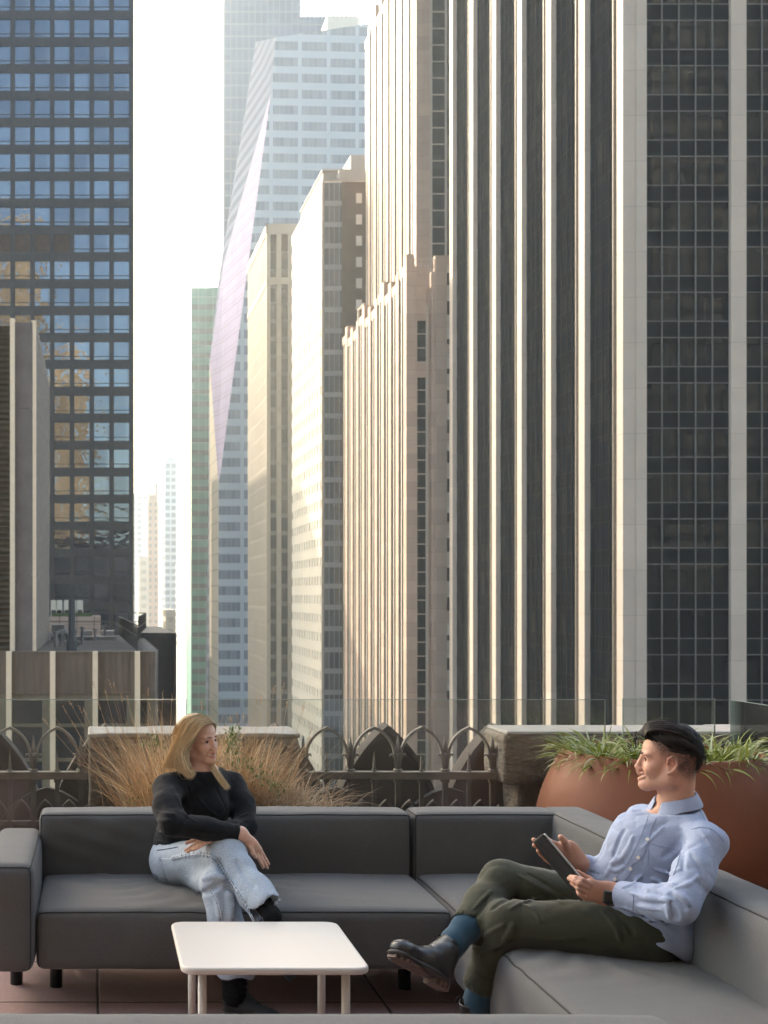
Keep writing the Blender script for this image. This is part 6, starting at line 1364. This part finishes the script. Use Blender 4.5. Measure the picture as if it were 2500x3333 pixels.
sdf_obj('tablet_body', [rboxp(ct - nrm * .002, (.121, Sn / 2, .0042), .003, rot=Rt)], .0025, mat_plain('silver_aluminium', (.55, .55, .54), .35, .9), TT)
sdf_obj('screen', [rboxp(ct - nrm * .0062, (.116, Sn / 2 - .005, .0012), .001, rot=Rt)], .0025, mat_plain('screen_glass', (.01, .01, .012), .05), TT)
mb = MB(); e0 = ct - l_ * .1225 - nrm * .002
for (s0, s1) in ((-.030, -.018), (-.006, .006), (.018, .034)): mb.tube([e0 + s_v * s0, e0 + s_v * s1], .0014, 5)
mb.build('edge_ports', M['sofa_leg'], TT)
# man's hair
hh = [ell(MG.T((-.014, 0, .045)), (.083, .076, .071), .01, rot=Rm_), ell(MG.T((.042, .0, .084)), (.050, .048, .026), .02, rot=Rm_), ell(MG.T((.068, .0, .080)), (.026, .043, .018), .02, rot=Rm_), ell(MG.T((-.050, 0, .045)), (.050, .068, .062), .02, rot=Rm_), ell(MG.T((.0, 0, .095)), (.065, .052, .027), .02, rot=Rm_)]
hh += [ell(MG.T((.085, 0, .020)), (.055, .09, .042), .006, 's', rot=Rm_)]
nlow = Rm_ @ V3(.42, 0, -1.); hh += [halfspace(MG.T((.0, 0, .026)), nlow, .030)]
hdm = lambda p: (lambda q: .0030 * np.sin(q[..., 1] * 420 + q[..., 2] * 330 + 3 * vnoise(p * 28, 6)) + .0035 * vnoise(q * V3(22, 60, 60), 8))((p - MO) @ Rm_)
HH = white_tone(sdf_obj('hair', hh, .0025, M['dark_hair'], MAN, disp=hdm))
g_ = []
for yy in np.linspace(-.060, .060, 9):
    c = math.sqrt(max(.05, 1 - (yy / .078) ** 2)); g_.append([MG.T(p) for p in ((.078, yy, .050 + .030 * c), (.088, yy, .058 + .034 * c), (.075, yy * 1.02, .075 + .041 * c), (.045, yy * 1.05, .072 + .052 * c), (.0, yy * 1.08, .068 + .055 * c), (-.045, yy * 1.08, .058 + .046 * c), (-.080, yy, .040 + .032 * c), (-.094, yy * .9, .030), (-.092, yy * .85, -.005))])
strands('hair_strands', [g_], 1700, HH, M['dark_hair'], .0010, .0044, 14, 12, root=(.8, .8, .8), wob=.010)
sd2 = []
for (x0, z0) in ((.050, .052), (.030, .055), (.005, .058), (-.02, .056), (-.045, .050)):
    for s in (-1,): pass
    sd2.append([MG.T((x0 + .01, .070, z0 + .03)), MG.T((x0 - .015, .080, z0 + .015)), MG.T((x0 - .045, .080, z0 - .004)), MG.T((x0 - .065, .070, z0 - .02))])
sd3 = [[MG.T((-.060, yy, .060)), MG.T((-.088, yy, .030)), MG.T((-.092, yy, .0)), MG.T((-.081, yy * .95, -.036))] for yy in np.linspace(-.055, .055, 5)]
strands('hair_strands', [sd2, sd3], 500, HH, M['dark_hair'], .0008, .003, 8, 13, root=(.8, .8, .8), wob=.003)
# ------------------------------------------------------------------ haze
mb = MB(); mb.box(-700, 700, -300, 2300, ZG - 2, 300)
t = NT('haze_air'); t.n.remove(t.b); pv = t.N('VolumePrincipled'); pv.inputs['Color'].default_value = (.84, .94, 1.0, 1); pv.inputs['Density'].default_value = HAZE
pv.inputs['Anisotropy'].default_value = .6; t.L(pv.outputs[0], t.out.inputs['Volume'])
o = mb.build('haze', t.m); o['kind'] = 'stuff'
